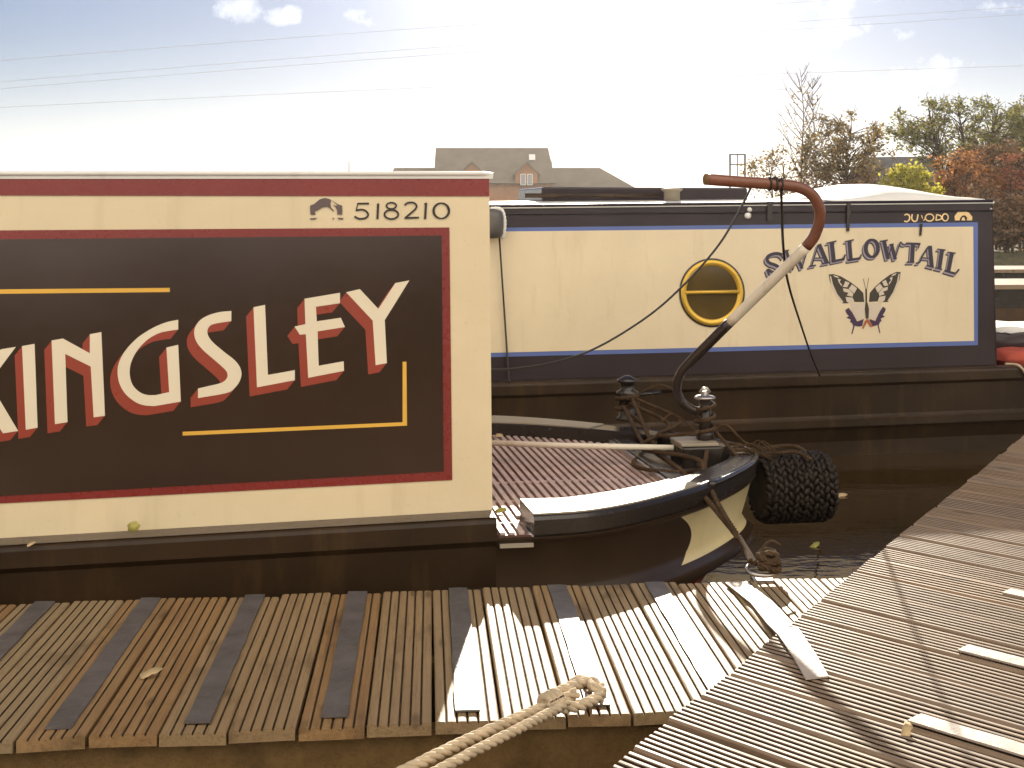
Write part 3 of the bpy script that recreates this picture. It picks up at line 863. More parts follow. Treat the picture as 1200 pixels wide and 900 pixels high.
# fallen leaves
def leaf(p, size, nv, mat, label, rot=0, curl=.25, upright=False):
    mb = MB(); vs = []; n = 12
    pts = [(0,0)]
    M = Matrix.Rotation(R(28), 4, 'X') @ Matrix.Rotation(rot, 4, 'Z') if not upright else Matrix.Rotation(R(80), 4, 'X') @ Matrix.Rotation(rot, 4, 'Z')
    for layer in (0, .0012):
        vs.append(M @ Vector((0,0,.006+layer)))
        for k in range(n):
            a = 2*math.pi*k/n; rr = size*(.75+.25*math.cos(2*a) if not upright else 1.0)*(1+.12*math.sin(5*a+nv))
            x, y = rr*math.cos(a), rr*.8*math.sin(a)
            vs.append(M @ Vector((x, y, .004+layer+curl*size*abs(math.sin(a))*.5+curl*size*.3*math.cos(a+nv))))
    fs = [(0, 1+k, 1+(k+1) % n) for k in range(n)] + [(n+1, n+2+(k+1) % n, n+2+k) for k in range(n)]
    fs += [(1+k, n+2+k, n+2+(k+1) % n, 1+(k+1) % n) for k in range(n)]
    mb.add(vs, fs, 0, True)
    o = mb.build('fallen_leaf', mat); o.location = p; tag(o, label, 'leaf'); return o
LB = paint('dry_beige_leaf', (.52, .38, .2), .7, .2, scale=10); LY = paint('yellow_green_leaf', (.38, .34, .08), .6, .2, scale=10)
leaf(on_z(177, 791, ZD+.008), .028, 1, LB, 'curled beige leaf lying on the shaded dock boards', .5, .4)
leaf(KS.M @ (KS.hit(157, 617, .05)), .019, 2, LY, 'round yellow green leaf stuck at the foot of the cream cabin side', .2, .1, True)
leaf(on_z(37, 639, k_bot(-1.5)), .015, 3, LB, 'small pale leaf on the black gunwale at the left', .9, .2)
leaf(on_z(587, 600, .474), .022, 5, LY, 'yellow leaf on the ridged mat beside the cabin corner', .3, .3)
leaf(on_z(585, 512, .474), .02, 4, LB, 'pale curled leaf on the stern deck beyond the white pole', .3, .6)
leaf(on_z(985, 581, .002), .035, 7, LB, 'pale leaf floating on dark water beside the black fender', .1, .1)
leaf(on_z(955, 640, .002), .03, 8, LY, 'yellowish leaf floating on dark water near the dock ring', .8, .1)
leaf(on_z(1062, 858, ZW+.002), .022, 6, LB, 'beige leaf caught in a gap of the walkway boards', 1.1, .4)

# ------------------------------------------------------------------ boat two (far, navy and cream)
A_ = at(575, 447, 7.8); B_ = at(1165, 428, 8.4)
SA = math.atan2(B_.y-A_.y, B_.x-A_.x)
So = Vector((A_.x, A_.y, 0))
SS = Side(So, SA, .5, .05)
sb = empty('narrowboat', So, SA)
tag(sb, 'navy narrowboat with cream side panel, butterfly painting and name SWALLOWTAIL', 'boat')
UE = SS.hit(1165, 330).x
def slin(pa, pb):
    a = SS.hit(*pa); b = SS.hit(*pb)
    return lambda u: a.z + (b.z-a.z)*(max(-.6, u)-a.x)/(b.x-a.x)
s_bot = slin((575,447),(1165,428)); s_top = slin((575,242),(1165,236))
SL = -7.0
mb = MB(); vs = []
L = [SL, -.6, UE]
for u in L:
    a = SS.at(u, s_bot(u)-.003); b = SS.at(u, s_top(u))
    vs += [(u,a.y,a.z),(u,b.y,b.z),(u,1.85-b.y,b.z),(u,1.85-a.y,a.z)]
fs = [(i*4+k, i*4+(k+1) % 4, i*4+4+(k+1) % 4, i*4+4+k) for i in range(2) for k in range(4)] + [(0,1,2,3),(11,10,9,8)]
mb.add(vs, fs); mb.build('cabin', NAVY, sb, bevel=.006)
mb = MB(); vs = []; nv = 14
for u in (SL-.01, -.6, UE+.012):
    zt = s_top(u); y0 = SS.at(u, zt).y-.008
    for k in range(nv+1):
        t = k/nv; vs.append((u, y0+(1.85-2*y0)*t, zt+.002+.034*(1-(2*t-1)**2)))
    vs.append((u, 1.85-y0, zt-.012)); vs.append((u, y0, zt-.012))
m = nv+3
fs = [(i*m+k, i*m+(k+1) % m, i*m+m+(k+1) % m, i*m+m+k) for i in range(2) for k in range(m)] + [tuple(range(m)), tuple(2*m+k for k in range(m))[::-1]]
mb.add(vs, fs); mb.build('roof', ROOFW, sb)
mb = MB(); mb.tube([SS.at(u, s_top(u)+.002, .006) for u in (SL, -.6, UE)], .009, 8); mb.build('gutter_rail', NAVY, sb)
g_top = slin((575,251),(1165,247))
mb = MB(); mb.tube([SS.at(u, g_top(u), .003) for u in (SL, -.6, UE-.002)], .006, 6); mb.build('gutter_strip', NAVY, sb)
def spanel(name, TL, TR, BR, BL, off, mat, ulft):
    a, b, c, d = [SS.hit(x, y, off) for x, y in (TL, TR, BR, BL)]
    zt = a.z+(b.z-a.z)*(-.6-a.x)/(b.x-a.x); zb = d.z+(c.z-d.z)*(-.6-d.x)/(c.x-d.x)
    vs = [b, c, SS.at(-.6, zt, off), SS.at(-.6, zb, off), SS.at(ulft, zt, off), SS.at(ulft, zb, off)]
    mb = MB(); mb.add(vs, [(0,2,3,1),(2,4,5,3)]); return mb.build(name, mat, sb)
spanel('panel_border', (575,267),(1146,260.5),(1146,404.5),(575,418.5), .003, BLUE, -3.0)
spanel('side_panel', (575,271.5),(1140.5,265.5),(1141.5,399.5),(575,413.5), .0045, CREAM2, -2.96)
# porthole
def disc_ring(cx, cy, rx, ry, k): return None
c0 = SS.hit(834, 343); ru = (SS.hit(871,343)-SS.hit(797,343)).length/2; rz = ru
nP = SS.n
mb = MB(); mb.lathe([(rz-.038,.004),(rz-.033,.014),(rz-.016,.02),(rz-.004,.014),(rz,.004)], c0, nP, 48)
mb.f = [f for f in mb.f if len(f) == 4]; mb.m = mb.m[:len(mb.f)]; mb.sm = mb.sm[:len(mb.f)]
ph = mb.build('porthole', BRASS, sb)
mb = MB(); mb.lathe([(rz+.006,.0045),(rz+.008,.009),(rz+.004,.011),(rz-.002,.011)], c0, nP, 48); mb.f = [f for f in mb.f if len(f) == 4]; mb.m = mb.m[:len(mb.f)]; mb.sm = mb.sm[:len(mb.f)]
mb.build('gasket', BLACKM, ph)
mb = MB(); gx = nP.orthogonal().normalized(); gy = nP.cross(gx); mb.add([c0+nP*.006+(gx*math.cos(k*math.pi/24)+gy*math.sin(k*math.pi/24))*(rz-.03) for k in range(48)], [tuple(range(48))]); mb.build('glass', GLASS, ph)
mb = MB(); mb.tube([SS.at(c0.x-rz+.03, c0.z+.002, .012), SS.at(c0.x+rz-.03, c0.z+.004, .012)], .011, 8); mb.build('glazing_bar', BRASS, ph)
# lettering
z4 = zm(885,265,9.23); z5 = zm(1005,265,9.23)
SW = [
 (z4, [(smooth2([(285,318),(265,300),(205,298),(145,322),(128,360),(155,398),(215,420),(252,445),(245,485),(195,500),(135,470)]), 34), ([(128,465),(150,530)], 22), ([(275,300),(300,350)], 16)]),
 (z4, [([(335,262),(402,470)], 32), ([(402,478),(455,330)], 13), ([(450,320),(508,460)], 34), ([(505,455),(552,300)], 13), ([(310,270),(365,258)], 14), ([(430,318),(480,310)], 12)]),
 (z4, [([(682,200),(612,430)], 15), ([(690,195),(775,395)], 46), ([(648,345),(745,345)], 12), ([(582,437),(658,422)], 16), ([(720,408),(805,392)], 16)]),
 (z4, [([(828,175),(850,380)], 46), ([(772,186),(880,160)], 14), ([(825,385),(965,355)], 26), ([(975,305),(958,362)], 15)]),
 (z4, [([(1018,158),(1035,360)], 42), ([(970,168),(1068,146)], 14), ([(1000,368),(1135,348)], 26), ([(1150,305),(1132,355)], 15)]),
 (z5, [(ell(155,240,66,92), [26+18*abs(math.cos(R(360*i/28))) for i in range(29)])]),
 (z5, [([(285,160),(330,355)], 42), ([(326,355),(372,205)], 13), ([(368,200),(408,360)], 38), ([(404,355),(462,175)], 14), ([(242,165),(328,150)], 14), ([(345,200),(392,192)], 12)]),
 (z5, [(smooth2([(462,168),(500,200),(545,185)]), 15), ([(525,187),(680,192)], 24), ([(600,190),(588,385)], 44), ([(532,390),(615,388)], 16), ([(672,188),(655,240)], 14)]),
 (z5, [(smooth2([(765,225),(700,325),(672,390),(632,400)]), 17), ([(782,212),(802,435)], 44), ([(700,340),(795,352)], 12), ([(745,425),(828,445)], 16)]),
 (z5, [([(915,250),(884,458)], 44), ([(862,248),(952,258)], 14), ([(838,450),(915,468)], 16)]),
 (z5, [([(1022,280),(982,488)], 44), ([(972,282),(1062,292)], 14), ([(940,480),(1062,515)], 24), ([(1100,465),(1062,512)], 18)]),
]
for zf, strokes in SW:
    top = MB(); mid = MB(); und = MB()
    for pts, w in strokes:
        ww = [q/9.23 for q in w] if isinstance(w, list) else w/9.23
        P = zf(pts)
        stroke_px(top, SS, P, ww, .0085)
        for f in (.5, 1.0): stroke_px(mid, SS, [(x-1.5*f, y+1.7*f) for x, y in P], ww, .0070)
        stroke_px(und, SS, [(x-2.5, y+3.1) for x, y in P], ww, .0055)
    o = top.build('letter', NAVYL, sb); mid.build('letter_shade', LILAC, o); und.build('letter_outline', NAVYL, o)
# butterfly
z7 = zm(960,300,9.0)
FW = [(100,195),(150,190),(230,215),(330,275),(410,335),(465,390),(475,485),(375,485),(290,500),(250,500),(190,430),(140,340),(110,260)]
PATCH = [[(145,203),(190,212),(215,235),(165,222)],[(195,240),(230,248),(215,275),(240,300),(235,318),(205,275)],[(275,265),(320,282),(295,330),(245,325),(262,300)],[(345,300),(400,340),(370,395),(310,345)],
  [(250,340),(310,350),(360,395),(352,430),(290,415),(310,388),(258,375)],[(278,432),(352,438),(375,490),(320,500),(290,480)],[(112,210),(126,215),(145,300),(190,400),(258,488),(240,490),(180,420),(130,330)]]
HW = [(325,505),(475,492),(480,665),(400,672),(345,580)]
HM = [(310,545),(345,590),(385,660),(400,690),(470,665),(455,735),(420,745),(375,735),(365,770),(350,825),(340,820),(360,735),(340,700),(325,700),(335,670),(285,650),(315,635),(285,600),(275,570)]
mir = lambda L: [(525+(475-x)*.893, y-(475-x)*.07) for x, y in L]
bf = MB(); poly_px(bf, SS, z7(FW), .0055); poly_px(bf, SS, z7(mir(FW)), .0055)
bo = bf.build('butterfly_painting', OLIVE, sb)
w_ = MB()
for p in PATCH: poly_px(w_, SS, z7(p), .0062); poly_px(w_, SS, z7(mir(p)), .0062)
for p in (HW, mir(HW)): poly_px(w_, SS, z7(p), .0056)
w_.build('wing_patch', WING, bo)
w_ = MB(); poly_px(w_, SS, z7(HM), .0064); poly_px(w_, SS, z7(mir(HM)), .0064); w_.build('wing_margin', PURP, bo)
w_ = MB(); poly_px(w_, SS, z7([(478,690),(505,660),(540,690),(568,745),(540,752),(505,700),(465,770),(450,765)]), .0068); w_.build('tail_spot', ORNG, bo)
w_ = MB(); stroke_px(w_, SS, z7([(495,345),(497,500)]), 18/9, .0066); stroke_px(w_, SS, z7([(499,490),(503,560),(506,660)]), [22/9,44/9,30/9], .0066)
stroke_px(w_, SS, z7([(490,345),(465,240)]), 5/9, .006); stroke_px(w_, SS, z7([(503,345),(522,232)]), 5/9, .006); w_.build('butterfly_body', OLIVE, bo)
# gold number and emblem on the navy band
z6 = zm(1040,235,9.23); w_ = MB()
for pts, w in ((smooth2([(183,158),(212,148),(238,168),(236,205),(210,228),(180,222)]), 15), (smooth2([(268,148),(263,195),(288,226),(318,212),(330,150)]), 15), ([(368,158),(380,195)], 9),
    (ell(455,184,45,38), 14), ([(415,190),(390,216)], 12), ([(532,150),(524,216)], 13), (smooth2([(530,152),(575,165),(582,198),(526,214)]), 13), (ell(625,182,32,38), 13)):
    stroke_px(w_, SS, z6(pts), w/9.23, .003)
w_.build('registration_number', GOLD, sb)
w_ = MB(); poly_px(w_, SS, z6([(730,215),(725,170),(760,125),(820,110),(880,130),(918,175),(915,215),(858,215),(862,185),(840,160),(810,162),(786,190),(780,215)]), .003)
poly_px(w_, SS, z6([(800,215),(808,185),(830,180),(842,215)]), .0034); w_.build('bridge_emblem', GOLD, sb)
# clips over the gutter, small fittings
for (xx, ya, yb, w) in ((902,236,258,.035),(994,238,271,.022),(1079,262,276,.014)):
    a = SS.hit(xx, ya, .004); b = SS.hit(xx-1, yb, .004); mb = MB()
    P = [(a.x-w/2,a.y-.012,a.z),(a.x+w/2,a.y-.012,a.z),(b.x+w*.4,b.y-.010,b.z),(b.x-w*.4,b.y-.010,b.z)]
    mb.add([(x,y,z) for x,y,z in P]+[(x,y+.012,z) for x,y,z in P], [(0,1,2,3),(7,6,5,4),(0,4,5,1),(1,5,6,2),(2,6,7,3),(3,7,4,0)]); mb.build('gutter_clip', BLACKM, sb)
mb = MB(); a = SS.hit(877, 250); mb.lathe([(.012,0),(.022,.006),(.010,.014)], SS.hit(876,253), nP, 12); mb.lathe([(.010,0),(.016,.006),(.006,.014)], SS.hit(878,246), nP, 12); mb.build('deck_fitting', WHITE, sb)
mb = MB(); mb.lathe([(.008,0),(.008,.006),(.004,.01)], SS.hit(1161,245), nP, 10); mb.build('bolt', STEEL, sb)
# roof furniture
def SR(px, py, D): return SS.I @ at(px, py, D)
r0 = SR(638,240,8.35); r1 = SR(872,240,8.6)
mb = MB(); mb.prism([(r0.x, .55),(r1.x+.05, .55),(r1.x+.05, 1.3),(r0.x, 1.3)], s_top(r0.x)+.03, s_top(r0.x)+.118); mb.build('sliding_hatch', NAVY, sb, bevel=.012)
mb = MB(); mb.tube([(SR(618,240,8.2).x, .42, s_top(0)+.068), (SR(785,240,8.2).x, .42, s_top(.8)+.062)], .014, 10); mb.build('grab_rail', HULL, sb)
vc = SR(799,241,8.25); mb = MB(); zc_ = s_top(vc.x)+.03
mb.lathe([(.05,0),(.05,.05),(.058,.055),(.068,.062),(.066,.07),(.04,.076),(.01,.078)], (vc.x, .42, zc_), n=24); mb.build('mushroom_vent', RAILC, sb)
# hull
mb = MB()
prof = [(.10,.0),(.012,-.003),(.002,-.010),(0,-.02),(0,-.07),(.012,-.082),(.02,-.09),(.03,-.26),(.015,-.275),(.0,-.285),(0,-.325),(.02,-.345),(.05,-.42),(.06,-.75)]
pth = [Vector((SL,-.095,0)), Vector((-.6,-.095,0)), Vector((1.5,-.095,0)), Vector((UE,-.095,0))] + [Vector((UE+a, -.095+b, 0)) for a, b in ((.6,.0),(1.2,.03),(1.7,.14),(2.1,.36),(2.35,.68),(2.42,.925))]
full = pth + [Vector((p.x, 1.85-p.y, 0)) for p in pth[-2::-1]]
fn = norms(full); m = len(prof); vs = []
for p, n in zip(full, fn):
    zb = s_bot(min(p.x, UE))
    for d, z in prof:
        q = p + n*d; vs.append((q.x, q.y, zb+z))
mb.add(vs, [(i*m+k, (i+1)*m+k, (i+1)*m+k+1, i*m+k+1) for i in range(len(full)-1) for k in range(m-1)], 0, False); mb.build('hull', HULL, sb)
mb = MB(); P = [Vector((p.x+n.x*.09, p.y+n.y*.09, s_bot(UE)-.03)) for p, n in zip(full, fn)]; P = [q for q in P if q.x >= UE-.05]
mb.add(P, [tuple(t) for t in tessellate_polygon([P])]); mb.build('fore_deck', DECKD, sb)
# things on boat two
def soft(name, o, size, mat, label, cat, seed=0, rz=0, flat=.6):
    bm = bmesh.new(); bmesh.ops.create_cube(bm, size=1); bmesh.ops.subdivide_edges(bm, edges=bm.edges[:], cuts=7, use_grid_fill=True)
    for v in bm.verts:
        c = v.co.copy(); l = max(abs(c.x), abs(c.y), abs(c.z))
        s = c.normalized()*.5; c = c.lerp(s, .35)
        n = noise.noise_vector(c*4+Vector((seed, 0, 0)))
        v.co = Vector((c.x*size[0], c.y*size[1], c.z*size[2])) + Vector((n.x*.10*size[0]*.3, n.y*.1*size[1]*.3, n.z*.22*size[2]))
        if c.z < 0: v.co.z = max(v.co.z, -size[2]*.42)
    me = bpy.data.meshes.new(name); bm.to_mesh(me); bm.free(); me.materials.append(mat)
    for p in me.polygons: p.use_smooth = True
    ob = bpy.data.objects.new(name, me); COL.objects.link(ob); ob.location = o; ob.rotation_euler.z = rz; return tag(ob, label, cat)
zf = s_bot(UE)-.03
for nm, u, v, dz_, sz, mt, lb, ct, sd in (
  ('folded_cover', UE+.75, .75, .10, (1.3,.9,.24), WHITE, 'white folded cover heaped on the navy boat end deck', 'cover', 3),
  ('folded_tarpaulin', UE+.55, .20, .045, (.95,.34,.12), REDF, 'red folded tarpaulin in front of the white cover', 'tarpaulin', 8),
  ('dark_bag', UE+.30, .42, .13, (.55,.25,.16), NAVY, 'dark bag wedged between white cover and red tarpaulin', 'bag', 5)):
    soft(nm, SS.M @ Vector((u, v, zf+dz_)), sz, mt, lb, ct, sd, SA)
u0_, u1_ = SR(930,240,8.9).x, UE-.02; up_ = SR(1022,230,8.9).x; mb = MB(); nu_, nv_ = 40, 16; vs = []
for lay in (0, 1):
    for i in range(nu_+1):
        for j in range(nv_+1):
            uu = u0_+(u1_-u0_)*i/nu_; t_ = j/nv_; vv = .10+1.65*t_
            h_ = (.5-.5*math.cos(math.pi*(uu-u0_)/(up_-u0_))) if uu < up_ else (.5+.5*math.cos(math.pi*(uu-up_)/(u1_-up_)))**.8
            base_ = s_top(uu)+.004+.034*(1-(2*(vv/1.85)-1)**2)
            z_ = base_ if lay else base_ + .004 + .085*h_*math.sin(math.pi*t_)**.5 + .006*noise.noise(Vector((uu*4, vv*4, 1)))*math.sin(math.pi*t_)
            q_ = SS.M @ Vector((uu, vv, z_)); vs.append(q_)
fs = []; w_n = nv_+1; off_ = (nu_+1)*w_n
for i in range(nu_):
    for j in range(nv_):
        fs.append((i*w_n+j, (i+1)*w_n+j, (i+1)*w_n+j+1, i*w_n+j+1))
for i in range(nu_):
    for j in (0, nv_): fs.append((i*w_n+j, off_+i*w_n+j, off_+(i+1)*w_n+j, (i+1)*w_n+j))
for j in range(nv_):
    for i in (0, nu_): fs.append((i*w_n+j, i*w_n+j+1, off_+i*w_n+j+1, off_+i*w_n+j))
mb.add(vs, fs, 0, True)
tag(mb.build('roof_cover', WHITE), 'white cover making a low hump on the navy boat roof', 'cover')
mb = MB(); rope(mb, catmull([SS.M @ Vector((UE+.05,-.02,s_bot(UE)+.01)), SS.M @ Vector((UE+.10,-.10,s_bot(UE)-.0)), SS.M @ Vector((UE+.16,-.12,s_bot(UE)-.12)), SS.M @ Vector((UE+.19,-.11,s_bot(UE)-.30))], 6), .008)
tag(mb.build('rope_end', ROPEM), 'thin pale rope hanging over the navy boat hull at right', 'rope')
fp = SS.hit(577, 262, .07); mb = MB(); mb.lathe([(.01,.0),(.045,.004),(.062,.03),(.064,.07),(.064,.12),(.058,.15),(.03,.165),(.012,.17)], SS.M @ Vector((fp.x, fp.y, fp.z-.085)), n=20)
fo = mb.build('side_fender', GREYF); tag(fo, 'small grey fender hung on the navy roof edge beside cream cabin corner', 'fender')
mb = MB(); rope(mb, catmull([SS.M @ (Vector((fp.x-.01, fp.y, fp.z+.085))), SS.M @ Vector((fp.x+.05, fp.y+.0, fp.z+.08)), SS.M @ Vector((fp.x+.068, fp.y-.01, fp.z+.03)), SS.M @ Vector((fp.x+.066, fp.y-.01, fp.z-.05)), SS.M @ Vector((fp.x+.055, fp.y, fp.z-.085))], 6), .011); mb.build('fender_rope', WHITE, fo)
mb = MB(); mb.tube([SS.M @ SS.hit(585,276,.05), SS.M @ SS.hit(590,350,.03), SS.M @ SS.hit(596,440,.02), SS.M @ SS.hit(597,447,.10)], .006, 6)
tag(mb.build('fender_cord', CORD), 'dark cord dropping from small grey fender down the cream panel', 'cord')

# ------------------------------------------------------------------ far things
def X(px, D): return (px-HX)/F*D
def Z(py, D): return E-(py-HY)/F*D
# jetties across the water at right
for (D, x0, x1, yt, yb, lb) in ((20, 6.2, 26, 316, 334, 'farther low timber jetty across the water at right'), (15, 4.9, 20, 334, 362, 'nearer low timber jetty across the water at right')):
    j = empty('jetty', (x0, D, 0), R(4)); tag(j, lb, 'jetty')
    mb = MB(); at_ = []; zt = Z(yt, D)
    mb.box((0,0,zt-.05),(x1-x0,1.4,zt)); at_ = [.6]*6; mb.build('decking', WOODW, j, at_)
    mb = MB(); mb.box((.05,.06,Z(yb,D)),(x1-x0-.05,1.34,zt-.053)); mb.build('beam', BLACKM, j)
    for k in range(6):
        mb = MB(); mb.tube([(.4+k*2.4,.7,-.4),(.4+k*2.4,.7,zt-.06)], .09, 10); mb.build('pile', BARK, j)
# house
D = 150
hs = empty('house', (X(575,D), D, .5)); tag(hs, 'distant brick house with grey slate roof and dormer windows beyond the boats', 'house')
def H(px, py, dy=0): return Vector((X(px,D)-X(575,D), dy, Z(py,D)-.5))
def slab(mb, quad, th=.12):
    q = [Vector(p) for p in quad]; n = (q[1]-q[0]).cross(q[-1]-q[0]).normalized()*th
    k = len(q); mb.add(q+[p-n for p in q], [tuple(range(k)), tuple(range(k,2*k))[::-1]]+[(i,k+i,k+(i+1)%k,(i+1)%k) for i in range(k)])
mb = MB()
for (xa_, xb_, ye, dy0, dy1) in ((511,648,214,0,9),(455,511,226,1.2,8),(648,746,226,1.2,8)):
    a = H(xa_, ye); b = H(xb_, ye); mb.box((a.x, dy0+.3, -.2), (b.x, dy1-.3, a.z-.02))
# gable triangles
def gable(xp, ye, yr, dy0, dy1):
    a = H(xp, ye); r = H(xp, yr); mb.add([(a.x,dy0+.3,a.z-.02),(a.x,dy1-.3,a.z-.02),(a.x,(dy0+dy1)/2,r.z-.15)], [(0,1,2)])
gable(511,214,172,0,9); gable(648,214,172,0,9)
mb.build('wall', BRICK, hs)
mb = MB()
a, b, c, d = H(508,171,4.5), H(643.5,171,4.5), H(651.5,214.5,-.2), H(508,214.5,-.2); slab(mb, [d,c,b,a]); e, f = H(508,214.5,9.2), H(651.5,214.5,9.2); slab(mb, [f,e,a,b])
a, b = H(458,195,4.6), H(508.5,195,4.6); slab(mb, [H(443,227,.9),H(508.5,227,.9),b,a]); slab(mb, [H(508.5,227,8.3),H(443,227,8.3),a,b]); slab(mb, [H(443,227,8.3),H(443,227,.9),a])
a, b = H(648,195,4.6), H(706,195,4.6); slab(mb, [H(648,228,.9),H(753,224,.9),b,a]); slab(mb, [H(753,224,8.3),H(648,228,8.3),a,b]); slab(mb, [H(753,224,.9),H(753,224,8.3),b])
mb.build('roof', SLATE, hs)
for px in (553, 617):
    pk, ev, hw = 191.5, 203, 15
    mb = MB(); A1 = H(px-hw+2, ev); B1 = H(px+hw-2, ev); T = H(px, pk); bt = H(px, 215)
    mb.add([(A1.x,-.35,bt.z),(B1.x,-.35,bt.z),(B1.x,-.35,A1.z),(T.x,-.35,T.z),(A1.x,-.35,A1.z),(A1.x,4,bt.z),(B1.x,4,bt.z),(B1.x,4,A1.z),(T.x,4,T.z),(A1.x,4,A1.z)],
           [(0,1,2,3,4),(9,8,7,6,5),(0,4,9,5),(1,6,7,2)]); dm = mb.build('dormer', BRICK, hs)
    mb = MB(); slab(mb, [Vector((A1.x-.25,-.6,A1.z-.25)), Vector((T.x,-.6,T.z+.1)), Vector((T.x,4.2,T.z+.1)), Vector((A1.x-.25,4.2,A1.z-.25))], -.12); slab(mb, [Vector((T.x,-.6,T.z+.1)), Vector((B1.x+.25,-.6,B1.z-.25)), Vector((B1.x+.25,4.2,B1.z-.25)), Vector((T.x,4.2,T.z+.1))], -.12)
    mb.build('dormer_roof', SLATE, dm)
    for dx in (-4, 4):
        mb = MB(); p = H(px+dx-3.2, 204); q = H(px+dx+3.2, 217); mb.box((p.x,-.43,q.z),(q.x,-.36,p.z)); wn = mb.build('window', WINW, dm)
        mb = MB(); mb.box((p.x+.06,-.45,q.z+.07),(q.x-.06,-.435,p.z-.07)); mb.build('pane', WING_GLASS, wn)
mb = MB(); c1 = H(624,183,2.8); slab(mb, [c1+Vector((-.35,-.35,-.35)), c1+Vector((.35,-.35,-.35)), c1+Vector((.35,.25,.3)), c1+Vector((-.35,.25,.3))], -.06); mb.build('skylight_glint', WINW, hs)  # white slab stands in for the glint on a roof window
# far right buildings
D = 62
o1 = empty('outbuilding', (X(1070,D), D, .4)); tag(o1, 'low building with grey slate roof among the trees', 'building')
q = lambda px, py, dy=0: Vector((X(px,D)-X(1070,D), dy, Z(py,D)-.4))
mb = MB(); slab(mb, [q(1022,215,0),q(1118,213,0),q(1118,180,3),q(1032,181,3)], .1); slab(mb, [q(1118,213,6),q(1022,215,6),q(1032,181,3),q(1118,180,3)], .1); mb.build('roof', SLATED, o1)
mb = MB(); mb.box((q(1028,215).x,.3,-.1),(q(1114,215).x,5.7,q(0,214).z-.05)); mb.build('wall', BRICKD, o1)
D = 54
o2 = empty('gabled_house', (X(1222,D), D, .4)); tag(o2, 'dark brown gabled house at far right behind the russet shrubs', 'house')
q = lambda px, py, dy=0: Vector((X(px,D)-X(1222,D), dy, Z(py,D)-.4))
mb = MB(); mb.box((q(1182,200).x,.2,-.1),(q(1290,200).x,7.8,q(0,178).z)); T = q(1246,138); mb.add([q(1182,178,.2),q(1290,178,.2),T+Vector((0,.2,0)),q(1182,178,7.8),q(1290,178,7.8),T+Vector((0,7.8,0))], [(0,1,2),(5,4,3)]); mb.build('wall', paint('dark_brown_brick', (.06, .032, .024), .9, .2), o2)
mb = MB(); slab(mb, [q(1174,186,-.2),T+Vector((0,-.2,.15)),T+Vector((0,8.2,.15)),q(1174,186,8.2)], -.12); slab(mb, [T+Vector((0,-.2,.15)),q(1298,186,-.2),q(1298,186,8.2),T+Vector((0,8.2,.15))], -.12); mb.build('roof', paint('dark_brown_tiles', (.045, .03, .024), .9, .2), o2)
# thin mast and frame tower
mb = MB(); D = 110; mb.tube([(X(409,D),D,.4),(X(409,D),D,Z(189,D))], .05, 6); tag(mb.build('mast', LEADM), 'thin grey mast rising above the cream roof at left', 'mast')
D = 62
fr = empty('frame_tower', (X(864,D), D, .4)); tag(fr, 'small dark steel frame tower with crossbars left of the bare tree', 'tower')
mb = MB()
for px in (855.5, 873): mb.tube([(X(px,D)-X(864,D),0,0),(X(px,D)-X(864,D),0,Z(180.5,D)-.4)], .05, 6)
mb.build('post', LEADM, fr)
mb = MB()
for py, x0, x1 in ((181,855,873.5),(193,855,873.5),(214,855,873)): mb.tube([(X(x0,D)-X(864,D),0,Z(py,D)-.4),(X(x1,D)-X(864,D),0,Z(py,D)-.4)], .035, 6)
mb.tube([(X(864,D)-X(864,D),0,Z(214,D)-.4),(0,0,Z(181,D)-.4)], .03, 6); mb.build('crossbar', LEADM, fr)
# overhead power lines
D = 130
for (ya, yb, d_, lb) in ((71,-14,0,'highest overhead power line fading into the bright sky'),(96,8,3,'second overhead power line from the top'),(104,17,6,'third overhead power line just under the second'),(126,77,0,'lowest overhead power line, sloping least')):
    pts = []
    for i in range(25):
        px = -500+2200*i/24; t = px/1200; py = ya+(yb-ya)*t + 6*(4*(t-.5)**2-1)*.5
        pts.append(at(px, py, D+d_))
    mb = MB(); mb.tube(pts, .017, 5); tag(mb.build('power_line', paint('pale_cable', (.42,.42,.45), .6, .05)), lb, 'power line', 'overhead power lines')

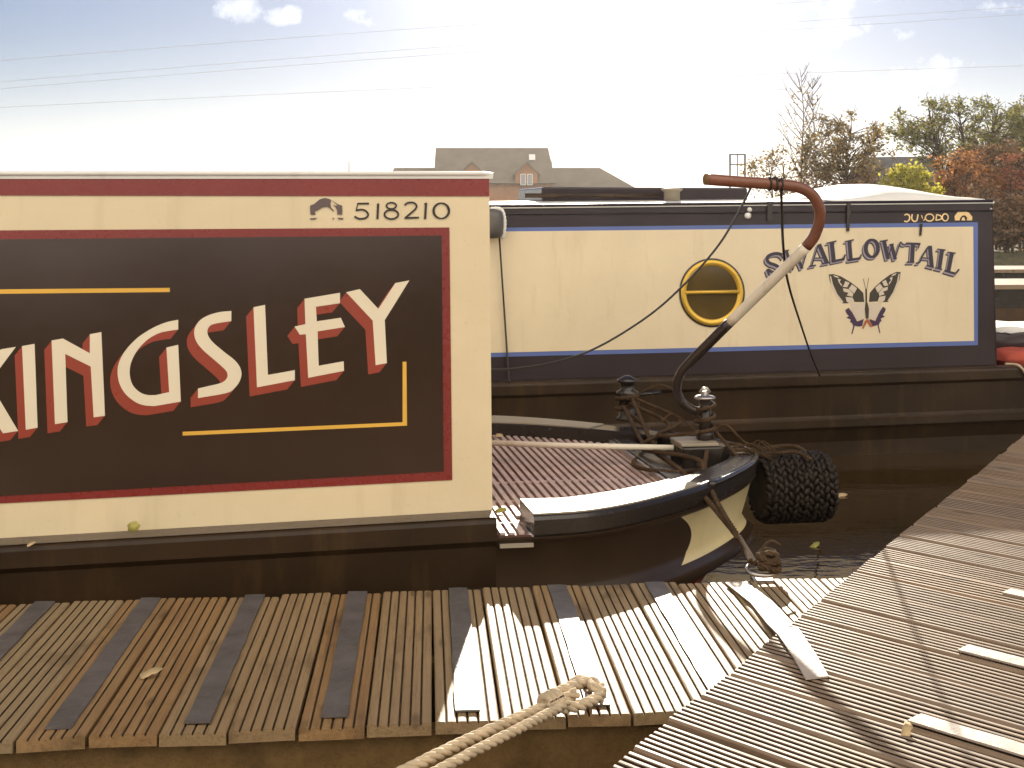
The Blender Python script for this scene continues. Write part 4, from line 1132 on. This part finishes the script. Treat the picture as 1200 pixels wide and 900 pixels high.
# ------------------------------------------------------------------ trees
LO = leafmat('olive_leaves', (.17,.12,.04), (.30,.21,.07), .55); LG = leafmat('green_leaves', (.085,.10,.025), (.26,.23,.06), .55); LYW = leafmat('yellow_leaves', (.40,.38,.03), (.58,.52,.08), .55)
LR = leafmat('russet_leaves', (.34,.13,.04), (.50,.25,.09), .55); LBR = leafmat('brown_leaves', (.22,.12,.055), (.36,.21,.10), .55); LRD = leafmat('red_leaves', (.40,.10,.055), (.46,.20,.09), .55)
def clump_tree(name, label, cat, px, top, bot, D, wpx, seed, leafm, ncl, per, lsize, crad, bark=BARK, group=None, base=.3, twig=0, stems=1, r0=.12, shell=.55, squash=.75):
    """trunk, a limb to every leaf clump, leaves scattered round each clump"""
    rnd = random.Random(seed); x = X(px, D); root = empty(name, (x, D, base)); tag(root, label, cat, group)
    zt = Z(top, D)-base; zb = max(.1, Z(bot, D)-base); w = wpx/F*D/2; hh = (zt-zb)/2; cz = (zt+zb)/2
    cl = []
    while len(cl) < ncl:
        v = Vector((rnd.uniform(-1,1), rnd.uniform(-1,1), rnd.uniform(-1,1))); l = v.length
        if l > 1 or l < shell*rnd.random(): continue
        if noise.noise(v*2.1+Vector((seed,0,0))) < -.22: continue
        bulge = 1+.22*noise.noise(v.normalized()*1.7+Vector((0,seed,0)))
        cl.append(Vector((v.x*(w-crad*.6)*bulge, v.y*w*.8, cz+v.z*(hh-crad*.5)*bulge)))
    mb = MB(); lm = MB(); vs = []; at_ = []; fs = []
    trunks = []
    for s_ in range(stems):
        lx = (s_-(stems-1)/2)*w*.35
        p = [Vector((lx*.3,0,0)), Vector((lx*.6+rnd.uniform(-.1,.1),rnd.uniform(-.1,.1),zt*.3)), Vector((lx+rnd.uniform(-.2,.2),rnd.uniform(-.2,.2),zt*.6)), Vector((lx*1.2+rnd.uniform(-.2,.2),0,zt*.86))]
        tr_ = catmull(p, 5); trunks.append(tr_); mb.tube(tr_, [r0*(1-.8*i/(len(tr_)-1)) for i in range(len(tr_))], 7, cap=False)
    for c in cl:
        tr_ = min(trunks, key=lambda q: abs(q[-1].x-c.x)); cand = [q for q in tr_ if q.z < c.z-.05] or tr_[:2]; st = cand[min(len(cand)-1, int(len(cand)*rnd.uniform(.55,1)))]
        mid = st.lerp(c, .5)+Vector((rnd.uniform(-.12,.12), rnd.uniform(-.12,.12), rnd.uniform(0,.2)))
        mb.tube(catmull([st, mid, c], 3), [r0*.2*(1-.12*i) for i in range(7)], 4, cap=False)
        for k in range(3+twig):
            d = Vector((rnd.gauss(0,1), rnd.gauss(0,1), rnd.gauss(.5,.8))).normalized()*crad*rnd.uniform(.8,1.9)
            mb.tube([c, c+d*.5+Vector((rnd.uniform(-.04,.04),0,.02)), c+d], [.012,.009,.005], 3, cap=False)
        sz = rnd.uniform(.6,1.35)
        for k in range(int(per*rnd.uniform(.4,1.5))):
            p = c + Vector((rnd.gauss(0,crad*sz), rnd.gauss(0,crad*sz), rnd.gauss(0,crad*sz*squash)))*.62
            s2 = lsize*rnd.uniform(.5,1.35)
            a = Vector((rnd.gauss(0,1), rnd.gauss(0,1), rnd.gauss(0,.6))).normalized(); b = a.orthogonal(); b.rotate(Matrix.Rotation(rnd.uniform(0,6.3), 3, a))
            o = len(vs); vs += [tuple(p-a*s2), tuple(p+b*s2*.5), tuple(p+a*s2), tuple(p-b*s2*.5)]; fs.append((o,o+1,o+2,o+3)); at_.append(rnd.random())
    mb.build('trunk', bark, root)
    lm.v = vs; lm.f = fs; lm.m = [0]*len(fs); lm.sm = [False]*len(fs); lm.build('crown', leafm, root, at_)
    return root
def pole_tree(label, px, top, D, wpx, seed, bark):
    rnd = random.Random(seed); root = empty('bare_tree', (X(px,D), D, .3)); tag(root, label, 'tree', 'trees on the far bank')
    ht = Z(top,D)-.3; w = wpx/F*D/2; mb = MB(); tr_ = []; p = Vector((0,0,0))
    for i in range(15):
        tr_.append(Vector((.10*math.sin(i*.5+seed)*i/14+rnd.uniform(-.02,.02), rnd.uniform(-.03,.03), ht*i/14)))
    mb.tube(tr_, [max(.008,.06*(1-i/14.5)) for i in range(15)], 6, cap=False)
    for k in range(34):
        t = rnd.uniform(.25,.95); i = int(t*14); st = tr_[i].lerp(tr_[i+1], t*14-i); a = rnd.choice((0,math.pi))+rnd.uniform(-1,1)
        L = w*1.5*(1.15-t)*rnd.uniform(.5,1.1)+.15; d = Vector((math.cos(a)*.62, math.sin(a)*.5, rnd.uniform(.55,1.0))).normalized()
        q1 = st+d*L*.5; q2 = st+d*L+Vector((0,0,.12*L)); mb.tube([st,q1,q2], [.018,.012,.006], 4, cap=False)
        for m in range(4):
            s_ = st.lerp(q2, rnd.uniform(.3,.95)); dd = (d+Vector((rnd.gauss(0,.5),rnd.gauss(0,.5),rnd.gauss(.2,.3)))).normalized(); mb.tube([s_, s_+dd*L*rnd.uniform(.2,.5)], [.008,.004], 3, cap=False)
    mb.build('trunk', bark, root)
    vs = []; fs = []; at_ = []
    for k in range(70):
        t = rnd.uniform(.3,.9); c = Vector((rnd.uniform(-w,w)*(1.1-t), rnd.uniform(-.3,.3), ht*t)); s2 = .05; o = len(vs)
        vs += [tuple(c+Vector((-s2,0,0))), tuple(c+Vector((0,0,-s2*.6))), tuple(c+Vector((s2,0,.01))), tuple(c+Vector((0,0.01,s2*.6)))]; fs.append((o,o+1,o+2,o+3)); at_.append(rnd.random())
    lm = MB(); lm.v = vs; lm.f = fs; lm.m = [0]*len(fs); lm.sm = [False]*len(fs); lm.build('last_leaves', LO, root, at_)
GT = 'trees on the far bank'; GS = 'shrubs on the far bank'
pole_tree('taller bare winter tree with a thin straight trunk', 939, 80, 48, 95, 3, BARKP)
pole_tree('bare slender tree just right of the tallest bare tree', 955, 92, 49, 70, 5, BARKP)
clump_tree('bush', 'sparse olive bush at the left end of the trees', 'bush', 910, 172, 238, 47, 90, 7, LO, 34, 42, .055, .22, BARK, GT, twig=3, stems=2, r0=.05)
clump_tree('leafy_tree', 'half bare olive brown tree right of the bare trees', 'tree', 992, 126, 232, 46, 120, 9, LO, 95, 44, .055, .24, BARK, GT, twig=4, r0=.09)
clump_tree('leafy_tree', 'broad dark green tree with pale gaps above the grey roof', 'tree', 1128, 102, 206, 50, 190, 26, LG, 190, 40, .06, .24, BARK, GT, twig=2, stems=3, r0=.11, shell=.6)
clump_tree('leafy_tree', 'dark green tree at the right edge beside the brown gable', 'tree', 1212, 108, 196, 52, 100, 23, LG, 70, 46, .065, .26, BARK, GT, twig=2, r0=.12)
clump_tree('bush', 'bright yellow green bush in front of the grey roof', 'bush', 1064, 188, 262, 40, 78, 31, LYW, 70, 60, .055, .17, BARK, GS, stems=2, r0=.05)
for i, (px, top, bot, D, w, m_, n, lb) in enumerate((
    (1022,200,262,44,75,LBR,46,'twiggy brown shrub left of the yellow bush'), (958,200,262,45,90,LBR,46,'twiggy brown shrub under the bare trees'),
    (1100,186,270,43,60,LR,50,'dark russet shrub touching the right of the yellow bush'), (1136,168,290,42,78,LR,80,'round orange russet shrub behind the navy boat corner'),
    (1172,152,290,44,84,LBR,85,'tall brown shrub below the brown gable'), (1200,170,292,42,70,LRD,70,'reddish shrub at the right edge'),
    (1182,222,306,39,70,LBR,70,'low brown shrub above the waterline at right'), (1216,226,306,38.5,60,LR,60,'low russet shrub leaving the right edge'), (1150,222,304,39,60,LBR,50,'low brown shrub hidden behind navy cabin corner'))):
    clump_tree('shrub', lb, 'shrub', px, top, bot, D, w, 40+i, m_, n, 52, .05, .2, BARK, GS, twig=3, stems=3, r0=.04, base=.25)
# hedge added out of view to darken reflections in the boat panel
rnd_ = random.Random(77); mb = MB(); vs = []; nxh, nzh = 150, 14
for i in range(nxh+1):
    for j in range(nzh+1):
        x_ = -45+90*i/nxh; a_ = math.pi*j/nzh; h_ = 2.6+1.5*noise.noise(Vector((x_*.13, 3, 0)))+.8*noise.noise(Vector((x_*.5, 9, 0)))
        rr = 1+.25*noise.noise(Vector((x_*1.1, a_*3, 5)))
        vs.append((x_, -11.5+1.1*math.cos(a_)*rr, .2+h_*math.sin(a_)**.6*rr))
mb.add(vs, [(i*(nzh+1)+j, i*(nzh+1)+j+1, (i+1)*(nzh+1)+j+1, (i+1)*(nzh+1)+j) for i in range(nxh) for j in range(nzh)], 0, True)
tag(mb.build('unseen_hedge', paint('unseen_hedge_leaves', (.07,.06,.025), .9, .5, scale=3, bmp=.02)), 'long dark hedge added behind the viewer to darken panel reflections', 'unseen_hedge')
mb = MB(); vs = []; nxh = 260
for i in range(nxh+1):
    for j in range(9):
        x_ = -330+660*i/nxh; a_ = math.pi*j/8; h_ = 1.5+.7*noise.noise(Vector((x_*.08, 3, 2)))+.5*noise.noise(Vector((x_*.35, 9, 1)))
        rr = 1+.3*noise.noise(Vector((x_*.9, a_*3, 5)))
        vs.append((x_, 215+1.6*math.cos(a_)*rr, .55+h_*math.sin(a_)**.6*rr))
mb.add(vs, [(i*9+j, i*9+j+1, (i+1)*9+j+1, (i+1)*9+j) for i in range(nxh) for j in range(8)], 0, True)
tag(mb.build('treeline', paint('far_hedge_leaves', (.08,.065,.03), .9, .5, scale=.6, bmp=.02)), 'low far line of hedges along the horizon', 'treeline', kind='stuff')
# ------------------------------------------------------------------ haze volume added to imitate lens glare
hb = MB(); hb.box((-720,-720,-1.6),(720,720,27))
hm_ = bpy.data.materials.new('glare_haze_air'); hm_.use_nodes = True; ht = hm_.node_tree
ht.nodes.remove(ht.nodes['Principled BSDF'])
pv = ht.nodes.new('ShaderNodeVolumePrincipled'); pv.inputs['Color'].default_value = (.97,.95,.92,1); pv.inputs['Density'].default_value = GLARE_HAZE; pv.inputs['Anisotropy'].default_value = .55
ht.links.new(pv.outputs[0], ht.nodes['Material Output'].inputs['Volume'])
hz_o = hb.build('added_haze', hm_); tag(hz_o, 'thin bright haze over the water and far bank', 'added_haze', kind='stuff')
# ------------------------------------------------------------------ light, sky, camera
sd = Vector((math.sin(R(SUN_AZ))*math.cos(R(SUN_EL)), math.cos(R(SUN_AZ))*math.cos(R(SUN_EL)), math.sin(R(SUN_EL))))
su = bpy.data.lights.new('sun', 'SUN'); su.energy = 5.0; su.angle = R(.5); su.color = (1, .90, .74)
so = bpy.data.objects.new('sun', su); COL.objects.link(so); so.rotation_euler = sd.to_track_quat('Z', 'Y').to_euler(); so.location = (0,0,20)
w = bpy.data.worlds.new('World'); sc.world = w; w.use_nodes = True; t = w.node_tree
bg = t.nodes['Background']
sky = t.nodes.new('ShaderNodeTexSky'); sky.sky_type = 'NISHITA'; sky.sun_disc = False
sky.sun_elevation = R(SUN_EL); sky.sun_rotation = R(SUN_AZ); sky.dust_density = .25; sky.air_density = 1.0; sky.ozone_density = 2.0
tc_ = t.nodes.new('ShaderNodeTexCoord'); D3 = tc_.outputs['Generated']
sep = t.nodes.new('ShaderNodeSeparateXYZ'); t.links.new(D3, sep.inputs[0]); dx, dy, dz_ = sep.outputs
zc = math_(t, 'ADD', math_(t, 'MAXIMUM', dz_, 0.0), .10)
cb = t.nodes.new('ShaderNodeCombineXYZ'); t.links.new(math_(t, 'DIVIDE', dx, zc), cb.inputs[0]); t.links.new(math_(t, 'DIVIDE', dy, zc), cb.inputs[1])
n1 = nz(t, cb.outputs[0], 1.1, 8, .58)
cov = ramp(t, dy, .35, -.5)         # extra unseen cloud added behind the camera to brighten shaded sides
thr = math_(t, 'MULTIPLY_ADD', cov, -.22, .60)
cl = math_(t, 'MULTIPLY', math_(t, 'SUBTRACT', n1, thr), 7.0, clamp=True)
# a few placed cumulus in front (direction space)
ny = math_(t, 'MAXIMUM', dy, .05); ta = math_(t, 'DIVIDE', dx, ny); tb = math_(t, 'DIVIDE', dz_, ny)
ns = math_(t, 'MULTIPLY_ADD', nz(t, D3, 75, 8, .62), .45, math_(t, 'MULTIPLY', nz(t, D3, 24, 4, .55), .55))
tot = None
for (px, py, rx, ry, amp) in ((276,10,24,16,1.0),(334,18,20,11,.95),(412,20,26,10,.6),(880,10,110,34,.9),(845,72,42,22,.8),(1085,84,58,18,.8),(1060,40,18,12,.8),(960,40,60,16,.5),(1180,8,30,8,.7)):
    a = (px-HX)/F; b = (HY-py)/F
    u_ = math_(t, 'DIVIDE', math_(t, 'SUBTRACT', ta, a), rx/F); v_ = math_(t, 'DIVIDE', math_(t, 'SUBTRACT', tb, b), ry/F)
    r2 = math_(t, 'ADD', math_(t, 'MULTIPLY', u_, u_), math_(t, 'MULTIPLY', v_, v_))
    g = math_(t, 'MULTIPLY', math_(t, 'SUBTRACT', 1.35, r2), amp)
    tot = g if tot is None else math_(t, 'MAXIMUM', tot, g)
blob = math_(t, 'MULTIPLY', math_(t, 'SUBTRACT', math_(t, 'ADD', tot, math_(t, 'MULTIPLY', math_(t, 'SUBTRACT', ns, .5), 9.0)), .3), .34, clamp=True)
blob = math_(t, 'MULTIPLY', blob, math_(t, 'GREATER_THAN', dy, .1))
front = ramp(t, dy, .55, .2)
cl = math_(t, 'MAXIMUM', math_(t, 'MULTIPLY', cl, front), math_(t, 'MULTIPLY', blob, .95))
# thin bright haze round the sun
dp = t.nodes.new('ShaderNodeVectorMath'); dp.operation = 'DOT_PRODUCT'; t.links.new(D3, dp.inputs[0]); dp.inputs[1].default_value = sd
dot = math_(t, 'MAXIMUM', dp.outputs['Value'], 0.0)
a1 = math_(t, 'MULTIPLY', math_(t, 'POWER', dot, 105.0), 16.0); a2 = math_(t, 'MULTIPLY', math_(t, 'POWER', dot, 14.0), 0.2)
hz = math_(t, 'ADD', a1, a2)
CLB = 22.0; CLF = 12.5
ccol = mixrgb(t, ramp(t, dy, -.2, .5), (CLB*1.0, CLB*.90, CLB*.76), (CLF, CLF, CLF))
skc = mixrgb(t, 1.0, sky.outputs[0], (.46,.475,.62), 'MULTIPLY')
c = mixrgb(t, cl, skc, ccol)
hc = t.nodes.new('ShaderNodeCombineColor'); 
for i, kf in enumerate((1.0, .97, .92)): t.links.new(math_(t, 'MULTIPLY', hz, kf), hc.inputs[i])
c = mixrgb(t, 1.0, c, hc.outputs[0], 'ADD')
hf = math_(t, 'POWER', math_(t, 'SUBTRACT', 1.0, math_(t, 'MULTIPLY', math_(t, 'MAXIMUM', dz_, 0.0), 7.0), clamp=True), 2.0)
c = mixrgb(t, math_(t, 'MULTIPLY', hf, .7), c, (10.6, 11.3, 12.0))
t.links.new(c, bg.inputs[0]); bg.inputs[1].default_value = .05
cam = bpy.data.cameras.new('camera'); co = bpy.data.objects.new('camera', cam); COL.objects.link(co)
co.location = (0,0,E); co.rotation_euler = (R(90),0,0); cam.sensor_width = 36; cam.lens = 36*F/1200; cam.shift_y = -200/1200
cam.clip_end = 6000; cam.clip_start = .05
sc.camera = co
vs_ = sc.view_settings; vs_.view_transform = 'Standard'; vs_.look = 'None'; vs_.gamma = 1; vs_.use_curve_mapping = False; vs_.exposure = 1.16
sc.cycles.max_bounces = 8; sc.cycles.use_denoising = True
